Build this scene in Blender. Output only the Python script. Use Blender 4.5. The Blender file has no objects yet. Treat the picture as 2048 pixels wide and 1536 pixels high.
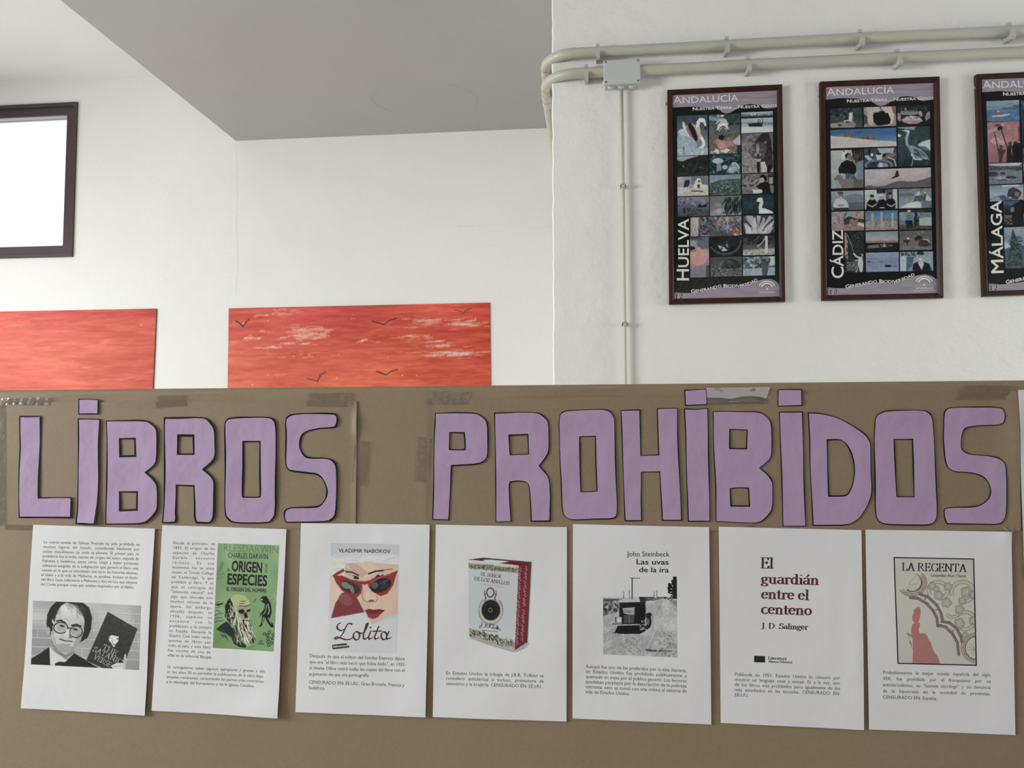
import bpy, bmesh, math, random
import numpy as np
from mathutils import Matrix, Vector, geometry

# ------------------------------------------------------------------ camera, world, lights, exposure
S = bpy.context.scene
COL = S.collection
EYE = 1.50
YAW = math.radians(6.06); PITCH = math.radians(3.27); F = 1540.0
cam_d = bpy.data.cameras.new('camera'); cam = bpy.data.objects.new('camera', cam_d); COL.objects.link(cam)
cam_d.sensor_width = 36; cam_d.lens = F / 2048 * 36; cam_d.clip_start = 0.02
ROT = Matrix.Rotation(YAW, 3, 'Z') @ Matrix.Rotation(math.pi / 2 + PITCH, 3, 'X')
cam.matrix_world = Matrix.Translation((0, 0, EYE)) @ ROT.to_4x4()
S.camera = cam
S.view_settings.view_transform = 'Standard'
S.view_settings.look = 'None'
S.view_settings.exposure = 0.12
S.view_settings.gamma = 1.0
S.view_settings.use_curve_mapping = False
W = bpy.data.worlds.new('overcast_sky'); S.world = W; W.use_nodes = True
W.node_tree.nodes['Background'].inputs[0].default_value = (0.97, 0.985, 1.0, 1)
W.node_tree.nodes['Background'].inputs[1].default_value = 1.12
S.cycles.max_bounces = 8; S.cycles.diffuse_bounces = 5; S.cycles.transparent_max_bounces = 8
S.cycles.caustics_reflective = False; S.cycles.caustics_refractive = False
S.cycles.use_denoising = True

def area(name, loc, aim, sx, sy, power, col):
    L = bpy.data.lights.new(name, 'AREA'); L.shape = 'RECTANGLE'; L.size = sx; L.size_y = sy
    L.energy = power; L.color = col
    o = bpy.data.objects.new(name, L); COL.objects.link(o); o.location = loc
    o.rotation_euler = (Vector(aim)).to_track_quat('-Z', 'Z').to_euler()
    return o
# daylight entering through the openings of the left wall, then an added fill on the right
area('window_and_fill_light', (-4.52, -0.2, 2.0), (1, 0, -.7), 1.5, 1.7, 215, (0.965, 0.985, 0.975))
area('window_and_fill_light', (-4.52, 2.9, 2.0), (1, 0, -.35), 1.1, 1.6, 40, (0.965, 0.985, 0.975))
area('window_and_fill_light', (3.5, 1.85, 1.8), (-1, 0, -.5), 1.1, 1.6, 50, (0.95, 0.98, 1.0))  # added fill that brightens the right wall, not a known window

# ------------------------------------------------------------------ planes and projection
YB = 1.17      # face of the display panel
YW = 2.55      # face of the right wall
YK = 4.30      # face of the back wall
ROTN = np.array([[ROT[i][j] for j in range(3)] for i in range(3)])
def px(pts, Y):
    """photo pixels -> (X, Z) on the vertical plane y = Y"""
    p = np.asarray(pts, float).reshape(-1, 2)
    d = np.stack([(p[:, 0] - 1024) / F, -(p[:, 1] - 768) / F, -np.ones(len(p))], 1) @ ROTN.T
    t = Y / d[:, 1]
    return np.stack([d[:, 0] * t, EYE + d[:, 2] * t], 1)
def px1(x, y, Y):
    r = px([(x, y)], Y)[0]; return float(r[0]), float(r[1])
CROP = dict(c1=(20, 1040, 3.84), c2=(300, 1040, 3.84), c3=(580, 1040, 3.84), c4=(850, 1040, 3.84),
            c5=(1130, 1040, 3.7467), c6=(1430, 1040, 3.571), c7=(1720, 1040, 3.491),
            H1=(1320, 150, 6.4), H2=(1320, 380, 6.4), C1=(1620, 140, 6.4), C2=(1620, 370, 6.4),
            M1=(1900, 130, 6.142), M2=(1900, 370, 6.142),
            A=(0, 760, 5.12), B=(380, 760, 5.12), C=(760, 760, 5.12), D=(1100, 760, 5.12), E=(1480, 760, 5.12),
            F=(1740, 750, 4.655), O=(440, 590, 3.657), W=(0, 180, 2.477), P=(0, 0, 1))
def cr(c, pts):
    ox, oy, s = CROP[c]
    return np.asarray(pts, float).reshape(-1, 2) / s + (ox, oy)
def fix(ch, pts):
    return [(float(a), float(b)) for a, b in cr(ch, pts)]

# ------------------------------------------------------------------ materials
def lin(c):
    c = c / 255.0
    return c / 12.92 if c <= 0.04045 else ((c + 0.055) / 1.055) ** 2.4
def rgb(r, g, b, k=1.0):
    return (min(lin(r) * k, .95), min(lin(g) * k, .95), min(lin(b) * k, .95), 1)
def mat(name, col, rough=0.6, spec=0.5, bump=0.0, bscale=60, var=0.0, vscale=8, coat=0, attr=None, stretch=(1, 1, 1), detail=4, bump2=0, b2scale=6, dist=0.002):
    m = bpy.data.materials.new(name); m.use_nodes = True
    nt = m.node_tree; b = nt.nodes['Principled BSDF']
    b.inputs['Base Color'].default_value = col; b.inputs['Roughness'].default_value = rough
    b.inputs['Specular IOR Level'].default_value = spec; b.inputs['Coat Weight'].default_value = coat
    b.inputs['Coat Roughness'].default_value = 0.1
    tc = nt.nodes.new('ShaderNodeTexCoord'); mp = nt.nodes.new('ShaderNodeMapping')
    mp.inputs['Scale'].default_value = stretch
    nt.links.new(tc.outputs['Object'], mp.inputs['Vector'])
    src = None
    if attr:
        a = nt.nodes.new('ShaderNodeAttribute'); a.attribute_name = attr; src = a.outputs['Color']
    if var > 0:
        n = nt.nodes.new('ShaderNodeTexNoise'); n.inputs['Scale'].default_value = vscale; n.inputs['Detail'].default_value = detail
        nt.links.new(mp.outputs[0], n.inputs['Vector'])
        mr = nt.nodes.new('ShaderNodeMapRange'); mr.inputs['From Min'].default_value = .3; mr.inputs['From Max'].default_value = .7
        mr.inputs['To Min'].default_value = 1 - var; mr.inputs['To Max'].default_value = 1 + var
        nt.links.new(n.outputs['Fac'], mr.inputs['Value'])
        mx = nt.nodes.new('ShaderNodeMix'); mx.data_type = 'RGBA'; mx.blend_type = 'MULTIPLY'; mx.inputs['Factor'].default_value = 1
        if src: nt.links.new(src, mx.inputs[6])
        else: mx.inputs[6].default_value = col
        nt.links.new(mr.outputs[0], mx.inputs[7]); src = mx.outputs[2]
    if src: nt.links.new(src, b.inputs['Base Color'])
    last = None
    for st, sc, ds in ((bump, bscale, dist), (bump2, b2scale, dist * 8)):
        if st > 0:
            n2 = nt.nodes.new('ShaderNodeTexNoise'); n2.inputs['Scale'].default_value = sc; n2.inputs['Detail'].default_value = 3
            nt.links.new(mp.outputs[0], n2.inputs['Vector'])
            bp = nt.nodes.new('ShaderNodeBump'); bp.inputs['Strength'].default_value = st; bp.inputs['Distance'].default_value = ds
            nt.links.new(n2.outputs['Fac'], bp.inputs['Height'])
            if last: nt.links.new(last, bp.inputs['Normal'])
            last = bp.outputs[0]; nt.links.new(last, b.inputs['Normal'])
    return m
M = {}
M['wall'] = mat('white_plaster', (.82, .815, .79, 1), .85, .2, bump=.35, bscale=55, var=.012, vscale=3, bump2=.25, b2scale=9)
M['wall_rough'] = mat('white_rough_plaster', (.82, .815, .79, 1), .85, .2, bump=.6, bscale=70, var=.015, vscale=3, bump2=.35, b2scale=14)
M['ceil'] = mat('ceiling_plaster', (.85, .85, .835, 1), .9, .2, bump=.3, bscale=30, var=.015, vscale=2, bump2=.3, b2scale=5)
M['soffit'] = mat('shaded_soffit_plaster', (.465, .46, .45, 1), .9, .2, bump=.3, bscale=30, var=.015, vscale=2, bump2=.3, b2scale=5)  # white plaster with the underside's shade put into a darker colour
M['floor'] = mat('terrazzo_floor', (.22, .20, .185, 1), .4, .5, var=.25, vscale=90)
M['kraft'] = mat('kraft_paper', (.292, .217, .134, 1), .6, .45, bump=.10, bscale=900, var=.05, vscale=160, bump2=.10, b2scale=5)
M['kraft_top'] = mat('kraft_paper_sheet', (.283, .210, .130, 1), .6, .45, bump=.10, bscale=900, var=.05, vscale=160, bump2=.12, b2scale=7)
M['purple'] = mat('lilac_paper', (.475, .335, .52, 1), .65, .3, bump=.05, bscale=300, var=.015, vscale=9, bump2=.16, b2scale=22)
M['marker'] = mat('black_marker', (.004, .002, .006, 1), .6, .15)
M['paper'] = mat('printer_paper', (.83, .83, .85, 1), .7, .3, bump=.04, bscale=400, bump2=.10, b2scale=12)
M['ink'] = mat('grey_toner', (.075, .075, .085, 1), .6, .3)
M['black_ink'] = mat('black_toner', (.015, .015, .018, 1), .5, .3)
M['maroon_ink'] = mat('maroon_ink', (.105, .022, .034, 1), .6, .3)
M['red_ink'] = mat('red_ink', (.20, .012, .022, 1), .6, .3)
M['white_ink'] = mat('white_ink', (.80, .80, .74, 1), .6, .3)
M['grey_ink'] = mat('pale_grey_ink', (.50, .50, .49, 1), .6, .3)
M['dim_ink'] = mat('dim_grey_ink', (.09, .09, .09, 1), .6, .3)
M['mid_ink'] = mat('faded_green_ink', (.17, .27, .14, 1), .6, .3)
M['print'] = mat('printed_picture', (1, 1, 1, 1), .6, .3, attr='Col')
M['poster_print'] = mat('poster_picture', (1, 1, 1, 1), .5, .12, attr='Col')
M['paint'] = mat('acrylic_painting', (1, 1, 1, 1), .5, .35, attr='Col', bump=.25, bscale=60, stretch=(.25, 1, 1.6))
M['frame'] = mat('reddish_brown_wood', (.036, .011, .006, 1), .42, .3, var=.35, vscale=30, stretch=(2, 2, .3), bump=.05, bscale=80)
M['backing'] = mat('brown_hardboard', (.14, .08, .045, 1), .8, .2, var=.1, vscale=50)
M['pipe'] = mat('grey_beige_conduit', (.50, .485, .405, 1), .38, .5, var=.03, vscale=30)
M['clip'] = mat('grey_plastic_clip', (.50, .50, .46, 1), .45, .5)
M['box'] = mat('light_grey_plastic', (.53, .55, .54, 1), .5, .5, bump=.05, bscale=700)
M['grommet'] = mat('grey_rubber', (.50, .51, .49, 1), .6, .4)
M['screw'] = mat('dull_steel', (.28, .27, .25, 1), .35, .5)
M['whitescrew'] = mat('white_screw_cap', (.8, .8, .76, 1), .5, .5)
M['alu'] = mat('dark_brown_window_frame', (.060, .040, .042, 1), .4, .5, var=.15, vscale=40, stretch=(.3, 1, 4))
M['gasket'] = mat('pale_window_gasket', (.5, .47, .45, 1), .5, .4)
M['metal_leg'] = mat('grey_steel_leg', (.35, .35, .36, 1), .4, .5)
M['crack'] = mat('plaster_crack', (.66, .65, .62, 1), .9, .1)
M['board'] = mat('chipboard_core', (.45, .33, .2, 1), .8, .2, var=.1, vscale=90)
M['curb'] = M['kraft']

def glass_mat(name, tint, gloss, rough, blend_power=None, bump=0, bscale=30, dist=.002):
    m = bpy.data.materials.new(name); m.use_nodes = True; nt = m.node_tree
    nt.nodes.remove(nt.nodes['Principled BSDF'])
    out = nt.nodes['Material Output']
    tr = nt.nodes.new('ShaderNodeBsdfTransparent'); tr.inputs[0].default_value = tint
    gl = nt.nodes.new('ShaderNodeBsdfGlossy'); gl.inputs['Roughness'].default_value = rough
    gl.inputs['Color'].default_value = (1, 1, 1, 1)
    fr = nt.nodes.new('ShaderNodeLayerWeight'); fr.inputs['Blend'].default_value = .5
    pw = nt.nodes.new('ShaderNodeMath'); pw.operation = 'POWER'; pw.inputs[1].default_value = 5; nt.links.new(fr.outputs['Facing'], pw.inputs[0])
    ad = nt.nodes.new('ShaderNodeMath'); ad.operation = 'MULTIPLY_ADD'; ad.inputs[1].default_value = .95; ad.inputs[2].default_value = .045; nt.links.new(pw.outputs[0], ad.inputs[0])
    mu = nt.nodes.new('ShaderNodeMath'); mu.operation = 'MULTIPLY'; mu.inputs[1].default_value = gloss; mu.use_clamp = True
    mx = nt.nodes.new('ShaderNodeMixShader')
    nt.links.new(ad.outputs[0], mu.inputs[0]); nt.links.new(mu.outputs[0], mx.inputs[0])
    nt.links.new(tr.outputs[0], mx.inputs[1]); nt.links.new(gl.outputs[0], mx.inputs[2]); nt.links.new(mx.outputs[0], out.inputs[0])
    if bump:
        tc = nt.nodes.new('ShaderNodeTexCoord'); n2 = nt.nodes.new('ShaderNodeTexNoise'); n2.inputs['Scale'].default_value = bscale
        bp = nt.nodes.new('ShaderNodeBump'); bp.inputs['Strength'].default_value = bump; bp.inputs['Distance'].default_value = dist
        nt.links.new(tc.outputs['Object'], n2.inputs['Vector']); nt.links.new(n2.outputs['Fac'], bp.inputs['Height'])
        for nd in (gl, fr): nt.links.new(bp.outputs[0], nd.inputs['Normal'])
    return m
M['glass'] = glass_mat('clear_glass', (.97, .98, .98, 1), .35, .02)
M['pane'] = glass_mat('window_glass', (.99, 1, 1, 1), .8, .01)
M['tape'] = glass_mat('clear_adhesive_tape', (.84, .83, .80, 1), 1.2, .16, bump=.5, bscale=60, dist=.004)
M['tape_shiny'] = glass_mat('glossy_packing_tape', (.86, .85, .82, 1), 4.0, .06, bump=.5, bscale=22, dist=.004)

# ------------------------------------------------------------------ object helpers
OFF = {}
def tagp(o, label=None, cat=None, group=None, kind=None):
    if label: o['label'] = label
    if cat: o['category'] = cat
    if group: o['group'] = group
    if kind: o['kind'] = kind
    return o
def thing(name, loc, label, cat, group=None):
    o = bpy.data.objects.new(name, None); COL.objects.link(o); o.location = loc; o.empty_display_size = .02
    OFF[o.name] = np.array(loc, float)
    return tagp(o, label, cat, group)
def obj(name, v, f, m, parent=None, smooth=False, loc=None):
    me = bpy.data.meshes.new(name)
    v = np.asarray(v, float).reshape(-1, 3)
    off = OFF[parent.name] if parent is not None else (np.array(loc, float) if loc is not None else np.zeros(3))
    me.from_pydata((v - off).tolist(), [], [tuple(int(i) for i in q) for q in f])
    if isinstance(m, (list, tuple)):
        for k in m: me.materials.append(k)
    else: me.materials.append(m)
    me.update()
    if smooth:
        me.polygons.foreach_set('use_smooth', [True] * len(me.polygons))
    o = bpy.data.objects.new(name, me); COL.objects.link(o)
    if parent is not None:
        o.parent = parent; OFF[o.name] = off
    else:
        o.location = tuple(off); OFF[o.name] = off
    return o
BOXF = [(0, 1, 3, 2), (4, 6, 7, 5), (0, 4, 5, 1), (2, 3, 7, 6), (0, 2, 6, 4), (1, 5, 7, 3)]
def boxg(x0, x1, y0, y1, z0, z1):
    return [(x, y, z) for x in (x0, x1) for y in (y0, y1) for z in (z0, z1)], [tuple(q) for q in BOXF]
def join(*gs):
    V = []; Fc = []
    for v, f in gs:
        n = len(V); V += [tuple(p) for p in v]; Fc += [tuple(i + n for i in q) for q in f]
    return V, Fc
def bevelled(name, v, f, m, parent=None, w=.002, seg=2, loc=None):
    o = obj(name, v, f, m, parent, loc=loc)
    bm = bmesh.new(); bm.from_mesh(o.data)
    bmesh.ops.recalc_face_normals(bm, faces=bm.faces)
    bmesh.ops.bevel(bm, geom=bm.edges[:], offset=w, segments=seg, profile=.5, affect='EDGES', clamp_overlap=True)
    bm.to_mesh(o.data); bm.free()
    return o
def tube(path, r, n=14, cap=True):
    P = [Vector(p) for p in path]; V = []; Fc = []
    nrm = None
    for i, p in enumerate(P):
        t = (P[min(i + 1, len(P) - 1)] - P[max(i - 1, 0)]).normalized()
        if nrm is None:
            nrm = t.orthogonal().normalized()
        nrm = (nrm - t * nrm.dot(t)).normalized(); bn = t.cross(nrm)
        rr = r[i] if isinstance(r, (list, tuple)) else r
        for k in range(n):
            a = 2 * math.pi * k / n
            V.append(tuple(p + (nrm * math.cos(a) + bn * math.sin(a)) * rr))
    for i in range(len(P) - 1):
        for k in range(n):
            k2 = (k + 1) % n
            Fc.append((i * n + k, i * n + k2, (i + 1) * n + k2, (i + 1) * n + k))
    if cap:
        Fc.append(tuple(range(n))[::-1]); Fc.append(tuple((len(P) - 1) * n + k for k in range(n)))
    return V, Fc
def extr(poly_yz, x0, x1):
    n = len(poly_yz)
    V = [(x0, y, z) for y, z in poly_yz] + [(x1, y, z) for y, z in poly_yz]
    Fc = [tuple(range(n)), tuple(range(2 * n - 1, n - 1, -1))] + [(i, (i + 1) % n + 0, (i + 1) % n + n, i + n) for i in range(n)]
    return V, Fc

# ------------------------------------------------------------------ the room
XC, _ = px1(1105, 400, YW)                     # corner of the right wall
ZS = px1(472, 279, YK)[1]; XS = px1(472, 279, YK)[0]
ZS = (ZS + px1(1095, 259, YK)[1]) / 2          # soffit height
ZH = (px1(0, 168, YK)[1] + px1(320, 157, YK)[1]) / 2
XL = -4.6; XR = 3.6; YF = -5.0; TOP = ZH + .02
def struct(name, g, m, loc=None):
    return tagp(obj(name, g[0], g[1], m), kind='structure')
struct('floor', boxg(XL, XR, YF, YK, -.1, 0), M['floor'])
struct('ceiling', boxg(XL, XR, YF, YK, ZH, ZH + .2), M['ceil'])
# window opening in the back wall
wx1, _ = px1(151.5, 360, YK); wz1 = (px1(157, 206, YK)[1] + px1(0, 212, YK)[1]) / 2; wz0 = (px1(146, 515, YK)[1] + px1(0, 517, YK)[1]) / 2
wx0 = wx1 - 1.15
ZT = 3.9
struct('wall_back', join(boxg(XL - .2, wx0, YK, YK + .25, -.1, ZT), boxg(wx1, XR, YK, YK + .25, -.1, ZT),
                         boxg(wx0, wx1, YK, YK + .25, -.1, wz0), boxg(wx0, wx1, YK, YK + .25, wz1, ZT)), M['wall'])
# right wall block, its corner slightly irregular
NZ = 160; rng = random.Random(4)
edge = [(XC + rng.uniform(-.0012, .0012) * (1 + (k % 7 == 0)), ZT * k / NZ) for k in range(NZ + 1)]
V = []; Fc = []
for x, z in edge:
    V += [(x, YK, z), (x, YW + .004, z), (x + .004, YW, z), (XR, YW, z)]
for k in range(NZ):
    for j in range(3):
        Fc.append((k * 4 + j, k * 4 + j + 1, k * 4 + j + 5, k * 4 + j + 4))
struct('wall_right', (V, Fc), M['wall_rough'])
# lowered soffit between the right wall block and the high ceiling
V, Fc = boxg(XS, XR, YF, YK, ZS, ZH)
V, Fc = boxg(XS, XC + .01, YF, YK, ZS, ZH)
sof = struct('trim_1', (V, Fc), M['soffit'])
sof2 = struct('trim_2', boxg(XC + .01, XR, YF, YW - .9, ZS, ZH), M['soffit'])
# left wall with two openings, wall behind the camera with one
struct('wall_left', join(boxg(XL - .2, XL, YF, -2.85, 0, ZT), boxg(XL - .2, XL, .55, 1.65, 0, ZT), boxg(XL - .2, XL, 3.55, YK, 0, ZT),
                         boxg(XL - .2, XL, -2.85, .55, 0, 1.15), boxg(XL - .2, XL, -2.85, .55, 2.85, ZT),
                         boxg(XL - .2, XL, 1.65, 3.55, 0, 1.2), boxg(XL - .2, XL, 1.65, 3.55, 2.8, ZT)), M['wall'])
struct('wall_front', join(boxg(XL, -1.7, YF - .2, YF, 0, ZT), boxg(2.5, XR, YF - .2, YF, 0, ZT),
                          boxg(-1.7, 2.5, YF - .2, YF, 0, 1.4), boxg(-1.7, 2.5, YF - .2, YF, 2.9, ZT)), M['wall'])
struct('wall_side', join(boxg(XR, XR + .2, YF, 1.25, 0, ZT), boxg(XR, XR + .2, 2.45, YK, 0, ZT), boxg(XR, XR + .2, 1.25, 2.45, 0, .95), boxg(XR, XR + .2, 1.25, 2.45, 2.65, ZT)), M['wall'])  # right-hand opening added to go with the fill lamp

# cracks and an old patch in the plaster (fine raised / sunk lines with a shape of their own)
def ribbon(pts, w, Y, lift=.0006, seed=0, jit=0):
    r = random.Random(seed); P = px(pts, Y); n = 8
    Q = []
    for i in range(len(P) - 1):
        for k in range(n):
            t = k / n; q = P[i] * (1 - t) + P[i + 1] * t
            Q.append(q + np.array([r.uniform(-jit, jit), r.uniform(-jit, jit)]))
    Q.append(P[-1]); V = []; Fc = []
    for i, q in enumerate(Q):
        d = Q[min(i + 1, len(Q) - 1)] - Q[max(i - 1, 0)]; d = d / (np.linalg.norm(d) + 1e-9)
        ww = w * r.uniform(.3, 1)
        V += [(q[0] - d[1] * ww, Y - lift, q[1] + d[0] * ww), (q[0] + d[1] * ww, Y - lift, q[1] - d[0] * ww)]
        if i: Fc.append((2 * i - 2, 2 * i - 1, 2 * i + 1, 2 * i))
    return V, Fc
cr1 = join(ribbon([(472, 282), (475, 360), (473, 450), (476, 520), (472, 590)], .0007, YK, seed=1, jit=.0035),
           ribbon([(905, 453), (960, 452), (1020, 448), (1050, 448), (1062, 455), (1105, 454)], .0007, YK, seed=2, jit=.002),
           ribbon([(0, 591), (60, 590), (90, 594), (105, 592)], .0007, YK, seed=3, jit=.003))
tagp(obj('trim_3', cr1[0], cr1[1], M['crack']), kind='structure')
# round patch on the soffit: irregular low ridge
cx, cy = 850, 198
def soffit_pt(x, y):
    d = ROT @ Vector(((x - 1024) / F, -(y - 768) / F, -1)); t = (ZS - EYE) / d.z
    return Vector((d.x * t, d.y * t))
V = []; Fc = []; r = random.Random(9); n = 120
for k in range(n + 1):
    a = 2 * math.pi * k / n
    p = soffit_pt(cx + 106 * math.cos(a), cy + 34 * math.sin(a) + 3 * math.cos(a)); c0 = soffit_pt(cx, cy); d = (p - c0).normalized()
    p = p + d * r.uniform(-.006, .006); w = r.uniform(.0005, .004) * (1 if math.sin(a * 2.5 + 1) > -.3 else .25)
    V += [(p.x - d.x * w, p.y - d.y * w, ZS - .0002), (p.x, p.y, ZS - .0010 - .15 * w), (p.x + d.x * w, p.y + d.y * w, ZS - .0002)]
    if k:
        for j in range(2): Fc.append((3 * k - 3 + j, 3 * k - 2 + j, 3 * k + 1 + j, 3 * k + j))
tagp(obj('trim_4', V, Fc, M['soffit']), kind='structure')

# window in the back wall
win = bpy.data.objects.new('window_1', None); COL.objects.link(win); win.location = ((wx0 + wx1) / 2, YK, wz0)
OFF['window_1'] = np.array(win.location); tagp(win, kind='structure')
def ringg(x0, x1, z0, z1, w, y0, y1):
    return join(boxg(x0, x1, y0, y1, z0, z0 + w), boxg(x0, x1, y0, y1, z1 - w, z1), boxg(x0, x0 + w, y0, y1, z0 + w, z1 - w), boxg(x1 - w, x1, y0, y1, z0 + w, z1 - w))
g = ringg(wx0, wx1, wz0, wz1, .022, YK - .012, YK + .12); obj('window_frame', g[0], g[1], M['alu'], win)
g = ringg(wx0 + .022, wx1 - .022, wz0 + .022, wz1 - .022, .050, YK + .002, YK + .07); o = obj('sash', g[0], g[1], M['alu'], win)
g = ringg(wx0 + .071, wx1 - .071, wz0 + .071, wz1 - .071, .004, YK + .01, YK + .05); obj('gasket', g[0], g[1], M['gasket'], win)
g = boxg(wx0 + .06, wx1 - .06, YK + .03, YK + .035, wz0 + .06, wz1 - .06); obj('pane', g[0], g[1], M['pane'], win)
g = boxg(wx0 + .3, wx0 + .36, YK - .008, YK + .072, wz0 + .06, wz1 - .06); obj('mullion', g[0], g[1], M['alu'], win)

# ------------------------------------------------------------------ painting on vertex grids
def homog(src, dst):
    A = []; b = []
    for (x, y), (u, v) in zip(src, dst):
        A.append([x, y, 1, 0, 0, 0, -u * x, -u * y]); b.append(u)
        A.append([0, 0, 0, x, y, 1, -v * x, -v * y]); b.append(v)
    h = np.linalg.solve(np.array(A), np.array(b)); return np.append(h, 1).reshape(3, 3)
def happ(H, p):
    p = np.asarray(p, float).reshape(-1, 2); q = np.c_[p, np.ones(len(p))] @ H.T
    return q[:, :2] / q[:, 2:3]
UNIT = [(0, 0), (1, 0), (1, 1), (0, 1)]
def hexc(h): return np.array([int(h[i:i + 2], 16) for i in (0, 2, 4)], float) / 255
class Canvas:
    """small raster painter; coordinates are given in the crop in which the thing was studied"""
    def __init__(s, quad, crop, res=1.5, ss=2, seed=1, base='808080'):
        q = np.array(quad, float); s.quad = q; s.crop = crop
        w = (np.linalg.norm(q[1] - q[0]) + np.linalg.norm(q[2] - q[3])) / 2; h = (np.linalg.norm(q[3] - q[0]) + np.linalg.norm(q[2] - q[1])) / 2
        s.clip = None; s.w = max(4, int(w * res)); s.h = max(4, int(h * res)); s.ss = ss
        s.a = np.zeros((s.h * ss, s.w * ss, 3)); s.a[:] = hexc(base)
        s.H = homog(q, [(0, 0), (s.w * ss, 0), (s.w * ss, s.h * ss), (0, s.h * ss)])
        s.rs = np.random.RandomState(seed); s.k = res * ss / CROP[crop][2]
        if res * ss < 1: s.k = res * ss / CROP[crop][2]
    def T(s, pts): return happ(s.H, cr(s.crop, pts))
    def mask(s, P):
        x0, y0 = np.floor(P.min(0)).astype(int); x1, y1 = np.ceil(P.max(0)).astype(int) + 1
        Hh, Ww = s.a.shape[:2]; x0 = max(x0, 0); y0 = max(y0, 0); x1 = min(x1, Ww); y1 = min(y1, Hh)
        if x1 <= x0 or y1 <= y0: return None
        X, Y = np.meshgrid(np.arange(x0, x1) + .5, np.arange(y0, y1) + .5); m = np.zeros(X.shape, bool); n = len(P)
        for i in range(n):
            ax, ay = P[i]; bx, by = P[(i + 1) % n]
            if ay == by: continue
            c = ((ay > Y) != (by > Y)) & (X < (bx - ax) * (Y - ay) / (by - ay) + ax); m ^= c
        return (slice(y0, y1), slice(x0, x1)), m
    def fill(s, P, col, a=1.0):
        r = s.mask(P)
        if r is None: return
        sl, m = r
        if s.clip is not None: m = m & s.clip[sl]
        s.a[sl][m] = s.a[sl][m] * (1 - a) + hexc(col) * a
    def k_(s, pts=None):
        s.clip = None
        if pts is not None:
            r = s.mask(s.T(pts)); s.clip = np.zeros(s.a.shape[:2], bool)
            if r: s.clip[r[0]] = r[1]
    def p(s, col, pts, a=1.0): s.fill(s.T(pts), col, a)
    def e(s, col, cx, cy, rx, ry, rot=0, a=1.0):
        t = np.linspace(0, 2 * np.pi, 22, endpoint=False); c, d = math.cos(math.radians(rot)), math.sin(math.radians(rot))
        X = rx * np.cos(t); Y = ry * np.sin(t); s.p(col, np.stack([cx + X * c - Y * d, cy + X * d + Y * c], 1), a)
    def l(s, col, w, pts, a=1.0):
        pts = np.asarray(pts, float).reshape(-1, 2)
        for i in range(len(pts) - 1):
            d = pts[i + 1] - pts[i]; L = np.linalg.norm(d) + 1e-9; d /= L; n = np.array([-d[1], d[0]]) * w / 2; e_ = d * w * .3
            s.p(col, [pts[i] - e_ + n, pts[i + 1] + e_ + n, pts[i + 1] + e_ - n, pts[i] - e_ - n], a)
    def g(s, c0, c1, c2=None):
        t = np.linspace(0, 1, s.a.shape[0])[:, None, None]
        if c2 is None: s.a[:] = hexc(c0) * (1 - t) + hexc(c1) * t
        else: s.a[:] = np.where(t < .5, hexc(c0) * (1 - 2 * t) + hexc(c1) * 2 * t, hexc(c1) * (2 - 2 * t) + hexc(c2) * (2 * t - 1))
    def vn(s, nx, ny):
        g = s.rs.rand(ny + 2, nx + 2); Hh, Ww = s.a.shape[:2]
        y = np.linspace(0, ny, Hh); x = np.linspace(0, nx, Ww); yi = y.astype(int); xi = x.astype(int)
        fy = (y - yi)[:, None]; fx = (x - xi)[None]; fy = fy * fy * (3 - 2 * fy); fx = fx * fx * (3 - 2 * fx)
        a = g[yi][:, xi]; b = g[yi][:, xi + 1]; c = g[yi + 1][:, xi]; d = g[yi + 1][:, xi + 1]
        return (a * (1 - fx) + b * fx) * (1 - fy) + (c * (1 - fx) + d * fx) * fy
    def n(s, nx, ny, amp):
        s.a += ((s.vn(nx, ny) - .5) * amp)[:, :, None]; s.a[:] = np.clip(s.a, 0, 1)
    def s_(s, cnt, size, cols, box, a=.8):
        x0, y0, x1, y1 = box
        for i in range(cnt):
            x = s.rs.uniform(x0, x1); y = s.rs.uniform(y0, y1); z = size * s.rs.uniform(.4, 1.3)
            s.e(cols[s.rs.randint(len(cols))], x, y, z, z * s.rs.uniform(.3, .9), s.rs.uniform(-60, 60), a)
    def blur(s, k):
        for _ in range(k):
            b = s.a.copy(); b[1:] += s.a[:-1]; b[0] += s.a[0]; b[:-1] += s.a[1:]; b[-1] += s.a[-1]; b /= 3
            c = b.copy(); c[:, 1:] += b[:, :-1]; c[:, 0] += b[:, 0]; c[:, :-1] += b[:, 1:]; c[:, -1] += b[:, -1]; s.a = c / 3
    def run(s, ops):
        for o in ops:
            f = getattr(s, {'s': 's_'}.get(o[0], o[0])); f(*o[1:])
    def mesh(s, name, Y, lift, m, parent, gain=1.0, disp=None, black=.0, desat=.14):
        a = s.a.reshape(s.h, s.ss, s.w, s.ss, 3).mean((1, 3))
        L = np.where(a <= .04045, a / 12.92, ((a + .055) / 1.055) ** 2.4) * gain
        g_ = (L @ np.array([.25, .6, .15]))[:, :, None]; L = L * (1 - desat) + g_ * desat
        L = np.clip(L - black, .004, .9)
        nx, ny = s.w, s.h
        Hi = homog(UNIT, s.quad)
        U, Vv = np.meshgrid((np.arange(nx + 1)) / nx, (np.arange(ny + 1)) / ny)
        P = happ(Hi, np.stack([U.ravel(), Vv.ravel()], 1)); XZ = px(P, Y)
        off = OFF[parent.name]
        dd = np.zeros(len(XZ)) if disp is None else disp(XZ[:, 0], XZ[:, 1])
        co = np.stack([XZ[:, 0], Y - lift - dd, XZ[:, 1]], 1) - off
        i = np.arange(ny)[:, None] * (nx + 1) + np.arange(nx)[None]
        q = np.stack([i, i + nx + 1, i + nx + 2, i + 1], 2).reshape(-1, 4)
        me = bpy.data.meshes.new(name); me.vertices.add(len(co)); me.vertices.foreach_set('co', co.ravel())
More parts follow.
